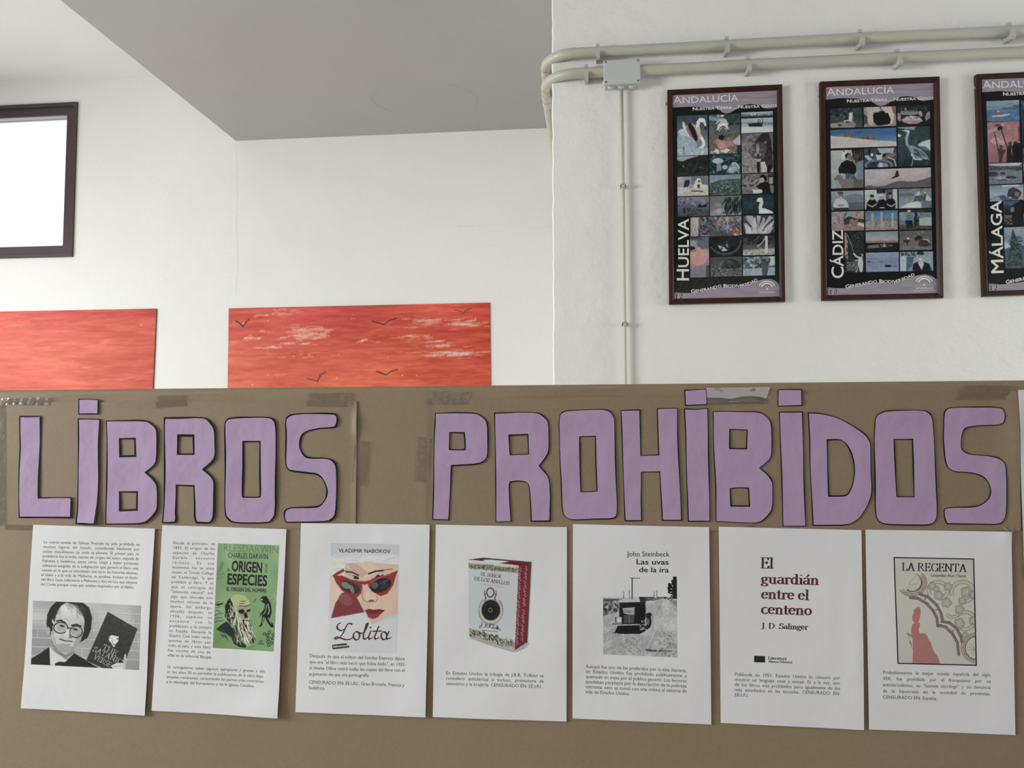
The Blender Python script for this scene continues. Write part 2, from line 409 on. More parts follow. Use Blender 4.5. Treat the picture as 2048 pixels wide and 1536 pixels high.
        me.loops.add(q.size); me.loops.foreach_set('vertex_index', q.ravel().astype(np.int32))
        me.polygons.add(len(q)); me.polygons.foreach_set('loop_start', np.arange(0, q.size, 4, dtype=np.int32))
        me.polygons.foreach_set('loop_total', np.full(len(q), 4, np.int32))
        me.update(calc_edges=True)
        at = me.color_attributes.new('Col', 'FLOAT_COLOR', 'CORNER')
        c = np.ones((len(q), 4, 4)); c[:, :, :3] = L.reshape(-1, 1, 3); at.data.foreach_set('color', c.ravel())
        me.materials.append(m)
        o = bpy.data.objects.new(name, me); COL.objects.link(o); o.parent = parent; OFF[o.name] = off
        return o

# ------------------------------------------------------------------ lettering
_G = {}
def sans(ch, res=3, bold=0.0):
    k = (ch, res, bold)
    if k in _G: return _G[k]
    def conv(t, off):
        c = bpy.data.curves.new('glyph', 'FONT'); c.body = t; c.size = 1; c.resolution_u = res; c.offset = off
        o = bpy.data.objects.new('glyph', c); me = o.to_mesh()
        v = np.array([p.co[:2] for p in me.vertices]) if len(me.vertices) else np.zeros((0, 2)); f = [tuple(p.vertices) for p in me.polygons]
        o.to_mesh_clear(); bpy.data.objects.remove(o); bpy.data.curves.remove(c); return v, f
    v, f = conv(ch, 0 if ch in 'MWÑ' else bold) if ch != ' ' else (np.zeros((0, 2)), [])
    if ch in 'MWÑ' and bold > 0:
        n = len(v); f = [tuple(i + n * j for i in q) for j in range(3) for q in f]; v = np.concatenate([v + (-bold, 0), v + (bold, 0), v + (0, bold * .6)])
    w2 = conv('H' + ch + 'H', 0)[0]; w0 = conv('HH', 0)[0]
    adv = (w2[:, 0].max() - w2[:, 0].min()) - (w0[:, 0].max() - w0[:, 0].min())
    _G[k] = (v, f, adv); return _G[k]
CAPH = float(sans('H')[0][:, 1].max())
def hull(P):
    P = sorted(set((round(float(a), 5), round(float(b), 5)) for a, b in P))
    def half(P):
        h = []
        for p in P:
            while len(h) > 1 and (h[-1][0] - h[-2][0]) * (p[1] - h[-2][1]) - (h[-1][1] - h[-2][1]) * (p[0] - h[-2][0]) <= 0: h.pop()
            h.append(p)
        return h[:-1]
    return half(P) + half(P[::-1])
def arc(cx, cy, rx, ry, a0, a1, n=10):
    return [(cx + rx * math.cos(math.radians(a0 + (a1 - a0) * i / n)), cy + ry * math.sin(math.radians(a0 + (a1 - a0) * i / n))) for i in range(n + 1)]
def srf(x, y, w=.15): return [(x - w, y), (x + w, y)]
_acute = [(.30, .78), (.44, .98)]
SG = {  # glyph: (advance, strokes); cap height 1, x-height .66, vertical stems at nib width
 'E': (.72, [[(.17, 0), (.17, 1)], [(.05, 1), (.6, 1), (.61, .82)], [(.05, 0), (.62, 0), (.66, .2)], [(.17, .52), (.5, .52)], [(.5, .62), (.5, .42)]]),
 'L': (.66, [[(.17, 0), (.17, 1)], srf(.17, 1), [(.05, 0), (.58, 0), (.61, .24)]]),
 'A': (.86, [[(.12, 0), (.44, 1)], [(.44, 1), (.74, 0)], [(.42, .96), (.71, .02)], [(.22, .36), (.62, .36)], srf(.12, 0, .11), srf(.74, 0, .13)]),
 'R': (.84, [[(.17, 0), (.17, 1)], srf(.17, 0), [(.05, 1)] + arc(.34, .76, .25, .24, 90, -90) + [(.17, .52)], [(.38, .5), (.74, 0), (.84, 0)]]),
 'G': (.88, [arc(.48, .5, .38, .5, 40, 330, 18), [(.80, .04), (.80, .42)], [(.66, .42), (.9, .42)], [(.76, .98), (.77, .74)]]),
 'N': (.92, [[(.16, 0), (.16, 1)], [(.16, 1), (.76, 0)], [(.76, 0), (.76, 1)], srf(.16, 0, .12), srf(.76, 1, .12), [(.04, 1), (.16, 1)]]),
 'T': (.78, [[(.39, 0), (.39, 1)], [(.06, .8), (.07, 1), (.71, 1), (.72, .8)], srf(.39, 0)]),
 'O': (.92, [arc(.46, .5, .37, .5, 0, 360, 24)]),
 'C': (.84, [arc(.47, .5, .38, .5, 45, 320, 18), [(.75, .98), (.76, .74)]]),
 'D': (.90, [[(.17, 0), (.17, 1)], [(.05, 1)] + arc(.34, .5, .43, .5, 90, -90, 14) + [(.05, 0)]]),
 'S': (.66, [arc(.34, .76, .22, .24, 40, 250, 12) + arc(.34, .26, .24, .26, 75, -150, 12), [(.52, .98), (.53, .78)], [(.08, .02), (.08, .24)]]),
 'I': (.42, [[(.2, 0), (.2, 1)], srf(.2, 0), srf(.2, 1)]),
 'H': (.92, [[(.17, 0), (.17, 1)], [(.75, 0), (.75, 1)], [(.17, .52), (.75, .52)], srf(.17, 0, .12), srf(.17, 1, .12), srf(.75, 0, .12), srf(.75, 1, .12)]),
 'V': (.84, [[(.1, 1), (.42, 0)], [(.14, 1), (.43, .04)], [(.42, 0), (.74, 1)], srf(.1, 1, .11), srf(.74, 1, .11)]),
 'M': (1.1, [[(.16, 0), (.18, 1)], [(.18, 1), (.52, .1)], [(.52, .1), (.86, 1)], [(.86, 1), (.9, 0)], srf(.16, 0, .11), srf(.9, 0, .13)]),
 'P': (.74, [[(.17, 0), (.17, 1)], srf(.17, 0), [(.05, 1)] + arc(.34, .74, .26, .26, 90, -90) + [(.17, .48)]]),
 'U': (.88, [[(.17, 1), (.17, .3)] + arc(.44, .3, .27, .3, 180, 360, 10) + [(.71, 1)], srf(.17, 1, .12), srf(.71, 1, .12)]),
 'J': (.44, [[(.26, 1), (.26, .1)] + [(.2, -.12), (.04, -.2)], srf(.26, 1)]),
 'a': (.56, [arc(.26, .5, .17, .16, 160, 0, 8) + [(.43, .08), (.52, .0)], arc(.24, .19, .17, .19, 60, 350, 12), [(.42, .38), (.24, .36)]]),
 'c': (.50, [arc(.28, .33, .22, .33, 50, 320, 14)]),
 'd': (.62, [[(.46, 1), (.46, 0), (.58, 0)], srf(.4, 1, .08), arc(.28, .33, .2, .33, 0, 360, 16)]),
 'e': (.53, [[(.09, .38), (.44, .38)] + arc(.27, .34, .2, .32, 10, 320, 16)]),
 'g': (.56, [arc(.25, .45, .17, .2, 0, 360, 14), arc(.27, -.12, .21, .15, 0, 360, 14), [(.16, .27), (.1, .12), (.36, .04)], [(.38, .6), (.54, .64)]]),
 'i': (.32, [[(.17, 0), (.17, .62)], srf(.17, 0, .12), srf(.11, .62, .07), [(.165, .90), (.175, .93)]]),
 'l': (.32, [[(.17, 0), (.17, 1.02)], srf(.17, 0, .12), srf(.11, 1.02, .07)]),
 'n': (.66, [[(.16, 0), (.16, .62)], srf(.16, 0, .11), srf(.1, .62, .07), arc(.34, .44, .15, .21, 150, 0, 8) + [(.49, 0)], srf(.49, 0, .11)]),
 'o': (.58, [arc(.29, .33, .21, .33, 0, 360, 18)]),
 'p': (.62, [[(.16, -.28), (.16, .62)], srf(.16, -.28, .11), srf(.1, .62, .07), arc(.34, .33, .2, .33, 0, 360, 16)]),
 'r': (.46, [[(.16, 0), (.16, .62)], srf(.16, 0, .12), srf(.1, .62, .07), arc(.32, .44, .16, .2, 150, 60, 5), [(.40, .58), (.40, .54)]]),
 's': (.44, [arc(.22, .5, .13, .15, 40, 250, 8) + arc(.22, .17, .15, .17, 75, -150, 8)]),
 't': (.38, [[(.17, .86), (.17, .12), (.22, 0), (.36, .04)], [(.04, .62), (.34, .62)]]),
 'u': (.66, [[(.05, .62), (.15, .62), (.15, .2)] + arc(.32, .2, .17, .2, 180, 330, 8), [(.48, .62), (.48, 0), (.6, 0)], srf(.42, .62, .07)]),
 'z': (.52, [[(.08, .5), (.1, .64), (.42, .64), (.08, .02), (.44, .02), (.46, .16)]]),
 '.': (.26, [[(.12, .03), (.13, .04)]]), ' ': (.3, [])}
SG['Ñ'] = (SG['N'][0], SG['N'][1] + [[(.26, 1.16), (.38, 1.22), (.52, 1.16), (.64, 1.22)]])
SG['á'] = (SG['a'][0], SG['a'][1] + [_acute]); SG['í'] = (SG['i'][0], SG['i'][1][:3] + [[(.16, .78), (.30, .98)]])
def nibglyph(strokes, nw, nt, rot=0):
    c, d = math.cos(rot), math.sin(rot)
    nib = [(nw / 2 * math.cos(a), nt / 2 * math.sin(a)) for a in np.linspace(0, 2 * math.pi, 10, endpoint=False)]
    nib = [(x * c - y * d, x * d + y * c) for x, y in nib]
    V = []; Fc = []
    for st in strokes:
        for i in range(len(st) - 1):
            h = hull([(st[i][0] + x, st[i][1] + y) for x, y in nib] + [(st[i + 1][0] + x, st[i + 1][1] + y) for x, y in nib])
            n = len(V); V += h; Fc.append(tuple(range(n, n + len(h))))
    return np.array(V).reshape(-1, 2), Fc
def serif(ch, nw=.15, nt=.06):
    k = ('serif', ch, nw, nt)
    if k not in _G:
        v, f = nibglyph(SG[ch][1], nw, nt); _G[k] = (v, f, SG[ch][0])
    return _G[k]
def copies(ch, n, bold):
    return np.repeat(np.arange(3) * 3e-6, n // 3) if ch in 'MWÑ' and bold > 0 else np.zeros(n)
class Text:
    """collects glyphs in photo pixels, then lays them on a plane as one mesh"""
    def __init__(s): s.V = []; s.D = []; s.F = []; s.n = 0
    def add(s, P, f, dd=None):
        # pieces of one pen stroke overlap: each lies a few microns above the one before
        d = np.zeros(len(P)); cnt = {}
        for i, q in enumerate(f):
            if len(f) > 1 and len(q) > 4: d[list(q)] = (i % 16) * 2e-6
        if dd is not None: d = dd
        s.D.append(d)
        s.V.append(P); s.F += [tuple(i + s.n for i in q) for q in f]; s.n += len(P)
    def line(s, crop, t, p0, p1, cap, mode='fit', font='sans', bold=0.0, res=3, sc=1.0, ital=0.0, hx=1.0, ls=0.0, nw=.15, nt=.06, track=0.0):
        """sc<1: lower-case letters set as small capitals"""
        a, b = cr(crop, [p0, p1]); k = CROP[crop][2]; d = b - a; Wd = np.linalg.norm(d); d = d / Wd; up = np.array([d[1], -d[0]]); capx = cap / k
        items = []; x = 0.0
        for ch in t:
            z = 1.0
            if sc < 1 and ch.islower(): ch = ch.upper(); z = sc
            v, f, ad = sans(ch, res, bold) if font == 'sans' else serif(ch, nw, nt)
            u = capx / CAPH if font == 'sans' else capx
            items.append([ch, v * u * z, f, (ad + track) * u * z])
        tot = sum(i[3] for i in items)
        if mode == 'fit': q = Wd / tot; gap = 0; lsp = 0
        elif mode == 'left': q = hx; gap = 0; lsp = 0
        else:
            q = hx; nsp = max(1, sum(i[0] == ' ' for i in items)); ex = Wd - tot * q
            if ex < -.04 * Wd * 0 - 0: q = Wd / tot; ex = 0
            lsp = ex * ls / max(1, len(items) - 1); gap = ex * (1 - ls) / nsp
        for ch, v, f, ad in items:
            if len(v):
                X = (v[:, 0] + v[:, 1] * ital) * q + x
                s.add(a + X[:, None] * d + v[:, 1:2] * up, f, copies(ch, len(v), bold) if font == 'sans' else None)
            x += ad * q + lsp + (gap if ch == ' ' else 0)
    def curve(s, crop, t, path, cap, bold=0.0, sc=1.0, res=3):
        P = cr(crop, path); k = CROP[crop][2]; seg = np.linalg.norm(np.diff(P, axis=0), axis=1); cum = np.r_[0, np.cumsum(seg)]
        items = []
        for ch in t:
            z = 1.0
            if sc < 1 and ch.islower(): ch = ch.upper(); z = sc
            v, f, ad = sans(ch, res, bold); u = cap / k / CAPH * z; items.append((v * u, f, ad * u))
        q = cum[-1] / sum(i[2] for i in items); x = 0
        for v, f, ad in items:
            m = x + ad * q / 2; i = min(len(seg) - 1, max(0, int(np.searchsorted(cum, m) - 1)))
            d = (P[i + 1] - P[i]) / seg[i]; up = np.array([d[1], -d[0]]); c = P[i] + d * (m - cum[i])
            if len(v): s.add(c + (v[:, 0:1] * q - ad * q / 2) * d + v[:, 1:2] * up, f)
            x += ad * q
    def strokes(s, crop, sts, nw, nt, rot=0):
        """pen strokes in crop coordinates, pen size in crop pixels"""
        fine = []
        for st in sts:
            q = [st[0]]
            for a, b in zip(st[:-1], st[1:]):
                k = max(1, int(math.hypot(b[0] - a[0], b[1] - a[1]) // 28))
                q += [(a[0] + (b[0] - a[0]) * i / k, a[1] + (b[1] - a[1]) * i / k) for i in range(1, k + 1)]
            fine.append(q)
        v, f = nibglyph(fine, nw, nt, rot); s.add(cr(crop, v), f)
    def poly(s, crop, pts):
        P = cr(crop, pts); s.add(P, [tuple(range(len(P)))])
    def build(s, name, Y, lift, m, parent, disp=None):
        P = np.concatenate(s.V); XZ = px(P, Y); dd = 0 if disp is None else disp(XZ[:, 0], XZ[:, 1])
        return obj(name, np.stack([XZ[:, 0], Y - lift - dd - np.concatenate(s.D), XZ[:, 1]], 1), s.F, m, parent)
def hairs(s, cnt, cols, w, ln, ang, box, a=.9):
    for i in range(cnt):
        x = s.rs.uniform(box[0], box[2]); y = s.rs.uniform(box[1], box[3]); t = math.radians(ang + s.rs.uniform(-25, 25)); L = ln * s.rs.uniform(.5, 1.2)
        s.l(cols[s.rs.randint(len(cols))], w, [(x, y), (x + L / 2 * math.cos(t) + s.rs.uniform(-2, 2), y + L / 2 * math.sin(t)), (x + L * math.cos(t), y + L * math.sin(t))], a)
Canvas.h_ = hairs
def rings(s, col, w, cx, cy, rx, ry, a0=0, a1=360, a=1.0):
    s.l(col, w, arc(cx, cy, rx, ry, a0, a1, 24), a)
Canvas.o = rings

# ------------------------------------------------------------------ conduits, clips, junction box
YP = YW - .030; RP = .0172
def pipe_pts(pts):   # image points -> axis points on the plane of the pipe
    P = px(pts, YP); return [(float(a), float(b)) for a, b in P]
def conduit(pl, bend_px, label, clips, seg_label):
    P = pipe_pts(pl); xb = px1(bend_px[0], bend_px[1], YP)[0]
    (x0, z0), (x1, z1) = P[0], P[-1]
    zf = lambda x: float(np.interp(x, [p[0] for p in P], [p[1] for p in P]))
    XA = XC - .0262; R = xb - XA; path = []
    XE = XR - .02
    for i in range(13): x = XE + (xb - XE) * i / 12; path.append((x, YP, zf(min(x, P[-1][0])) + max(0, x - P[-1][0]) * 0))
    zb = zf(xb)
    for i in range(1, 13):
        a = math.pi / 2 * i / 12; path.append((xb - R * math.sin(a), YP + R * (1 - math.cos(a)), zb))
    root = thing('conduit_pipe', (float(xb), YW, zb), label, 'pipe', 'conduits along the right wall')
    V, Fc = tube(path, RP, 20); obj('bent_tube', V, Fc, M['pipe'], root, smooth=True)
    ys = YP + R
    V, Fc = tube([(XA, ys - .0, zb), (XA, YK - .01, zb)], RP, 20); obj('rear_tube', V, Fc, M['pipe'], root, smooth=True)
    V, Fc = tube([(XA, ys + .04, zb), (XA, ys + .135, zb)], RP + .0022, 20); obj('coupling', V, Fc, M['clip'], root, smooth=False)
    V, Fc = tube([(XA, ys + .085, zb), (XA, ys + .087, zb)], RP + .0030, 20); obj('seam_ring', V, Fc, M['screw'], root)
    r = RP + .0012
    for cx_, cy_ in clips:
        X, Z = px1(cx_, cy_, YP); Z = zf(X)
        prof = [(YW - .0015, Z + r + .010), (YP - .004, Z + r + .010), (YP - .004, Z + r), (YP + r * .5, Z + r * .9), (YP + r, Z + r * .3), (YP + r, Z - r * .3), (YP + r * .5, Z - r * .9), (YP - .2 * r, Z - r),
                (YP - r * .75, Z - r * .75), (YP - r * 1.02, Z - r * .35), (YP - r - .006, Z - r * .30), (YP - r - .009, Z - r - .012), (YP - r + .001, Z - r - .016), (YP + .004, Z - r - .012), (YW - .0015, Z - r - .008)]
        V, Fc = extr(prof, X - .0062, X + .0062); c = obj('pipe_clip', V, Fc, M['clip'], root)
    return root
conduit([(1138, 107), (1279, 100.3), (1400, 93.3), (1700, 77.5), (2048, 61.6), (2300, 51)], (1148, 106), 'upper grey-beige conduit along the white wall, clear of the junction box',
        [(1196, 104), (1453, 90), (1720, 76), (2018, 63)], '')
conduit([(1120, 148), (1154, 146.7), (1294, 141), (1400, 134.4), (1700, 120), (2048, 104.4), (2300, 93)], (1150, 147), 'lower grey-beige conduit passing through the grey junction box',
        [(1173, 146), (1496, 129), (1795, 115)], '')
# junction box
CROP['J'] = (1060, 60, 6.4)
YJ = YW - .056
q = px(cr('J', [(935, 388), (1408, 360), (1415, 668), (950, 702)]), YJ)
bx0 = float((q[0][0] + q[3][0]) / 2); bx1 = float((q[1][0] + q[2][0]) / 2); bz1 = float((q[0][1] + q[1][1]) / 2); bz0 = float((q[2][1] + q[3][1]) / 2)
jb = thing('junction_box', ((bx0 + bx1) / 2, YW, bz0), 'light grey plastic junction box with four corner screws on the white wall', 'box')
bevelled('box_body', *boxg(bx0 + .003, bx1 - .003, YJ + .012, YW + .0, bz0 + .003, bz1 - .003), M['box'], jb, .004, 3)
bevelled('lid', *boxg(bx0, bx1, YJ, YJ + .014, bz0, bz1), M['box'], jb, .003, 3)
for sx in (bx0 + .007, bx1 - .007):
    for sz in (bz0 + .007, bz1 - .007):
        V, Fc = tube([(sx, YJ + .003, sz), (sx, YJ - .0012, sz)], .0036, 16)
        sc_ = obj('lid_screw', V, Fc, M['screw'], jb)
        V, Fc = boxg(sx - .0026, sx + .0026, YJ - .0016, YJ - .0011, sz - .0006, sz + .0006); obj('screw_slot', V, Fc, M['marker'], sc_)
def dome(cx, cy, cz, r, h, ax):
    path = []; rr = []
    for i in range(6):
        a = math.pi / 2 * i / 5; path.append(h * math.sin(a)); rr.append(max(.0006, r * math.cos(a)))
    pts = [(cx, cy, cz - p) if ax == 'z' else (cx - p, cy, cz) for p in path]
    return tube(pts, rr, 16)
for k in range(3):
    gx = bx0 + (bx1 - bx0) * (.2, .49, .78)[k]
    V, Fc = dome(gx, YW - .026, bz0 + .004, .0115, .010, 'z'); obj('grommet', V, Fc, M['grommet'], jb, smooth=True)
V, Fc = dome(bx0 + .004, YW - .026, bz0 + .018, .0105, .008, 'x'); obj('grommet', V, Fc, M['grommet'], jb, smooth=True)
# thin conduit running down from the box
YT = YW - .018
tp = px([(1243, 184), (1246.5, 400), (1248.8, 600), (1251, 770)], YT)
xt = float(tp[:, 0].mean()); dz = [(float(x), float(z)) for x, z in tp]
tx = lambda z: float(np.interp(-z, [-b for a, b in dz], [a for a, b in dz]))
root = thing('thin_conduit', (xt, YT, .02), 'thin vertical conduit dropping from the grey junction box behind the display', 'pipe')
zs_ = [dz[0][1] + .012, dz[1][1], dz[2][1], dz[3][1], .02]
V, Fc = tube([(tx(z), YT, z) for z in zs_], .0058, 16); obj('tube', V, Fc, M['pipe'], root, smooth=True)
for cy_ in (372, 648):
    z = px1(1247, cy_, YT)[1]; x = tx(z)
    g = join(boxg(x - .0088, x + .0088, YT - .0082, YT - .0060, z - .006, z + .002), boxg(x - .0088, x - .0062, YT - .0082, YW, z - .006, z + .006), boxg(x + .0062, x + .0088, YT - .0082, YW, z - .006, z + .006))
    obj('pipe_clip', g[0], g[1], M['clip'], root)

# ------------------------------------------------------------------ painted boards on the back wall
def painted_board(quad, crop, label, art, seed, screws, extend=None):
    th = .006; P = px(quad, YK - th)
    cxm, czm = P[:, 0].mean(), P[:, 1].min()
    root = thing('painted_board', (float(cxm), YK, float(czm)), label, 'painting', 'orange sky paintings')
    V = [(a, YK - th, b) for a, b in P] + [(a, YK - .0015, b) for a, b in P]
    obj('board', V, [(0, 1, 2, 3), (7, 6, 5, 4), (0, 4, 5, 1), (1, 5, 6, 2), (2, 6, 7, 3), (3, 7, 4, 0)], M['backing'], root)
    c = Canvas(quad, crop, res=1.15, ss=1, seed=seed, base='cf5b45'); art(c)
    c.mesh('painted_face', YK, th + .0004, M['paint'], root, gain=1.0, desat=0)
    for x, y in screws:
        X, Z = px1(*cr(crop, [(x, y)])[0], YK - th); V, Fc = dome(0, 0, 0, .0030, .0016, 'z')
        V = [(X + a, YK - th - .0006 + cz_, Z + b) for a, b, cz_ in V]; obj('screw_head', V, Fc, M['whitescrew'], root, smooth=True)
def sky_base(c):
    c.g('c9483a', 'cb523a', 'd65c40')
    c.n(4, 3, .10); c.n(10, 26, .10); c.n(24, 60, .08); c.n(60, 120, .05)
    m = (c.vn(3, 4) - .45)[:, :, None]; c.a += np.array([.04, .07, .02]) * m
    c.a = np.clip(c.a, 0, 1)
def streaks(c, cx, cy, w, h, col, n, a=.25):
    for i in range(n):
        x = c.rs.normal(cx, w / 2.6); y = c.rs.normal(cy, h / 2.6); L = c.rs.uniform(.1, .4) * w
        c.l(col, c.rs.uniform(2, 8), [(x - L / 2, y + 2), (x, y), (x + L / 2, y - c.rs.uniform(0, 5))], a * c.rs.uniform(.3, 1))
def art_birds(c):
    sky_base(c)
    for (cx, cy, w, h, n) in [(640, 265, 260, 50, 70), (620, 310, 220, 30, 40), (480, 125, 160, 25, 22), (300, 145, 120, 16, 12), (1750, 215, 300, 40, 50), (1600, 200, 350, 50, 22), (1690, 430, 330, 34, 70), (1620, 375, 300, 14, 20),
                              (1400, 310, 200, 24, 20), (1090, 335, 140, 14, 16), (340, 385, 180, 18, 16), (330, 270, 120, 12, 10), (230, 318, 140, 24, 18), (660, 355, 220, 14, 14), (440, 585, 90, 12, 6), (980, 160, 40, 60, 6), (1600, 345, 220, 30, 16), (640, 440, 240, 30, 10), (1450, 180, 200, 30, 16)]:
        streaks(c, cx, cy, w, h, 'e8cdbb' if cy != 430 else 'e6c9c6', n, .6)
    for (cx, cy, w, h, n) in [(300, 430, 400, 60, 30), (1800, 600, 400, 90, 40), (1300, 260, 500, 60, 30), (1500, 350, 700, 120, 40)]:
        streaks(c, cx, cy, w, h, 'dd8557', n, .3)
    for (cx, cy, w, h, n) in [(1100, 110, 900, 60, 60), (700, 550, 700, 90, 50), (500, 90, 800, 20, 40), (1900, 420, 140, 120, 30), (900, 300, 300, 160, 40)]:
        streaks(c, cx, cy, w, h, 'bd3f3a', n, .3)
    c.blur(1)
    def bird(P, w, a=.85): c.l('2a1a18', w, P, a)
    bird([(120, 190), (145, 205), (175, 235)], 11); bird([(175, 235), (190, 205), (218, 175)], 10, .7)
    bird([(1115, 193), (1160, 205), (1203, 217)], 8); bird([(1203, 217), (1235, 190), (1292, 172)], 9, .75)
    bird([(1715, 110), (1760, 122), (1782, 135)], 4); bird([(1782, 135), (1800, 112), (1842, 98)], 5, .7)
    bird([(635, 612), (680, 620), (715, 633)], 7, .7); bird([(715, 633), (735, 590), (775, 560)], 10, .65)
    bird([(1145, 560), (1180, 572), (1217, 585)], 10); bird([(1217, 585), (1250, 562), (1300, 545)], 8, .75)
    for x, y in [(350, 145), (355, 190), (745, 235), (540, 450), (1230, 458), (855, 608), (1440, 590), (240, 658)]: c.e('e6cfb8', x, y, 5, 4, 0, .8)
def art_plain(c):
    sky_base(c)
    for (cx, cy, w, h, n) in [(600, 1250, 260, 20, 16), (380, 1370, 120, 14, 10), (120, 1170, 200, 14, 10), (620, 1440, 140, 14, 8), (300, 1280, 300, 14, 14)]: streaks(c, cx, cy, w, h, 'e08f6e', n, .35)
    c.blur(1)
painted_board([(458.5, 617), (980, 605.5), (982, 790), (456, 795)], 'O', 'orange painted board with dark birds and pale clouds on the back wall', art_birds, 5, [(173, 205), (1868, 174), (1335, 587), (655, 441)])
CROP['W'] = (0, 180, 2.477)
painted_board([(-250, 628), (313.5, 617.5), (305.5, 800), (-250, 808)], 'W', 'plain orange painted board under the window, without birds', art_plain, 8, [(700, 1164)])

# ------------------------------------------------------------------ framed posters
TH = .020
def poster(crop, outer, inner, label, content):
    YFm = YW - TH
    Po = px(outer, YFm); Pi = px(inner, YFm)
    root = thing('framed_poster', (float(Po[:, 0].mean()), YW, float(Po[:, 1].min())), label, 'framed poster', 'framed posters on the right wall')
    # four mitred rails with a sloping inner face
    for k in range(4):
        a, b = Po[k], Po[(k + 1) % 4]; c, d = Pi[(k + 1) % 4], Pi[k]
        am, bm_ = a * .35 + d * .65, b * .35 + c * .65
        V = [(a[0], YFm + .002, a[1]), (b[0], YFm + .002, b[1]), (bm_[0], YFm, bm_[1]), (am[0], YFm, am[1]), (c[0], YFm + .006, c[1]), (d[0], YFm + .006, d[1]),
             (a[0], YW - .002, a[1]), (b[0], YW - .002, b[1]), (c[0], YW - .002, c[1]), (d[0], YW - .002, d[1])]
        obj('frame_rail', V, [(0, 1, 2, 3), (3, 2, 4, 5), (0, 6, 7, 1), (5, 4, 8, 9), (6, 9, 8, 7), (1, 7, 8, 4, 2), (0, 3, 5, 9, 6)], M['frame'], root)
    V = [(a, YW - .006, b) for a, b in Po * .97 + Po.mean(0) * .03]; obj('back_panel', V, [(3, 2, 1, 0)], M['backing'], root)
    hk = px1(outer[0][0] - 1.5, outer[0][1] + 28, YW - .006)
    g = boxg(hk[0] - .004, hk[0] + .010, YW - .009, YW - .001, hk[1] - .004, hk[1] + .004); obj('hanging_eye', g[0], g[1], M['screw'], root)
    YPr = YFm + .0075
    pr = content(crop, inner, YPr, root)
    V = [(a, YFm + .0062, b) for a, b in Pi]; obj('glass', V, [(0, 1, 2, 3)], M['glass'], root)
    return root
def poster_base(inner, Yp, root, crop1, crop2, seed, bottom, wavex):
    c = Canvas(inner, crop1, res=.9, ss=1, seed=seed, base='0c1011')
    if bottom: # brownish reeds texture low on the sheet
        c.crop = crop2
        for i in range(7): c.p('34332c', [(180, 900 + i * 60), (1560, 880 + i * 60), (1560, 1500), (180, 1500)], .13)
        for i in range(26):
            x = c.rs.uniform(200, 900); c.l('55503f', 5, [(x, 1300), (x + 60, 1180), (x + 180, 1090)], .25)
    return c
def wood(c, n=14):
    pass
def lilac_band(name, crop, pts, Yp, parent, seed):
    P = cr(crop, pts); x0, y0 = P.min(0); x1, y1 = P.max(0)
    # polygon strip cut into columns, coloured per vertex row by row
    V, Fc = [], []; t = Text(); t.poly(crop, pts)
    tris = geometry.tessellate_polygon([[Vector((a, b, 0)) for a, b in P]])
    XZ = px(P, Yp); V = [(a, Yp - .00006, b) for a, b in XZ]
    return obj(name, V, [tuple(q) for q in tris], M['lilac'], parent)
M['lilac'] = mat('lilac_wood_grain_print', rgb(142, 132, 144, 1.3), .5, .15, var=.2, vscale=9, stretch=(1.2, 1, 14), detail=6)
def photo(quad_px, crop, ops, Yp, pr, seed, gain=1.22):
    c = Canvas(quad_px, crop, res=1.45, ss=2, seed=seed, base='404548'); c.run(ops); c.n(9, 7, .06); c.n(40, 30, .07); c.blur(1)
    return c.mesh('photo', Yp, .00011, M['poster_print'], pr, gain=gain, desat=.26)
def photos(inner, crop_list, Yp, pr, gain=1.22):
    H = homog(inner, UNIT); Hi = homog(UNIT, inner)
    for k, (crop, x0, y0, x1, y1, ops) in enumerate(crop_list):
        a, b = happ(H, cr(crop, [(x0, y0), (x1, y1)]))
        qd = happ(Hi, [(a[0], a[1]), (b[0], a[1]), (b[0], b[1]), (a[0], b[1])])
        photo(qd, crop, ops, Yp, pr, 30 + k, gain)
def emblem(t, crop, cx, cy, r):   # two arches over a small triangle
    for rr, w in ((r, r * .10), (r * .70, r * .13)):
        t.strokes(crop, [arc(cx, cy, rr, rr * .85, 200, 340, 14)], w * 1.3, w * 1.3)
    t.poly(crop, [(cx, cy - r * .12), (cx + r * .13, cy + r * .22), (cx - r * .13, cy + r * .22)])
def camera_mark(crop, x, y, Yp, pr, s=1.0):
    t = Text(); t.poly(crop, [(x, y), (x + 72 * s, y - 3), (x + 84 * s, y + 16 * s), (x + 84 * s, y + 62 * s), (x, y + 64 * s)]); t.build('logo_badge', Yp, .0001, M['black_ink'], pr)
    t = Text(); t.strokes(crop, [arc(x + 32 * s, y + 40 * s, 17 * s, 17 * s, 0, 360, 16)], 9 * s, 9 * s); t.strokes(crop, [[(x + 10 * s, y + 8 * s), (x + 60 * s, y + 7 * s)], [(x + 62 * s, y + 14 * s), (x + 74 * s, y + 52 * s)], [(x + 30 * s, y + 40 * s), (x + 34 * s, y + 41 * s)]], 9 * s, 8 * s)
    t.build('logo_lines', Yp, .0002, M['white_ink'], pr)

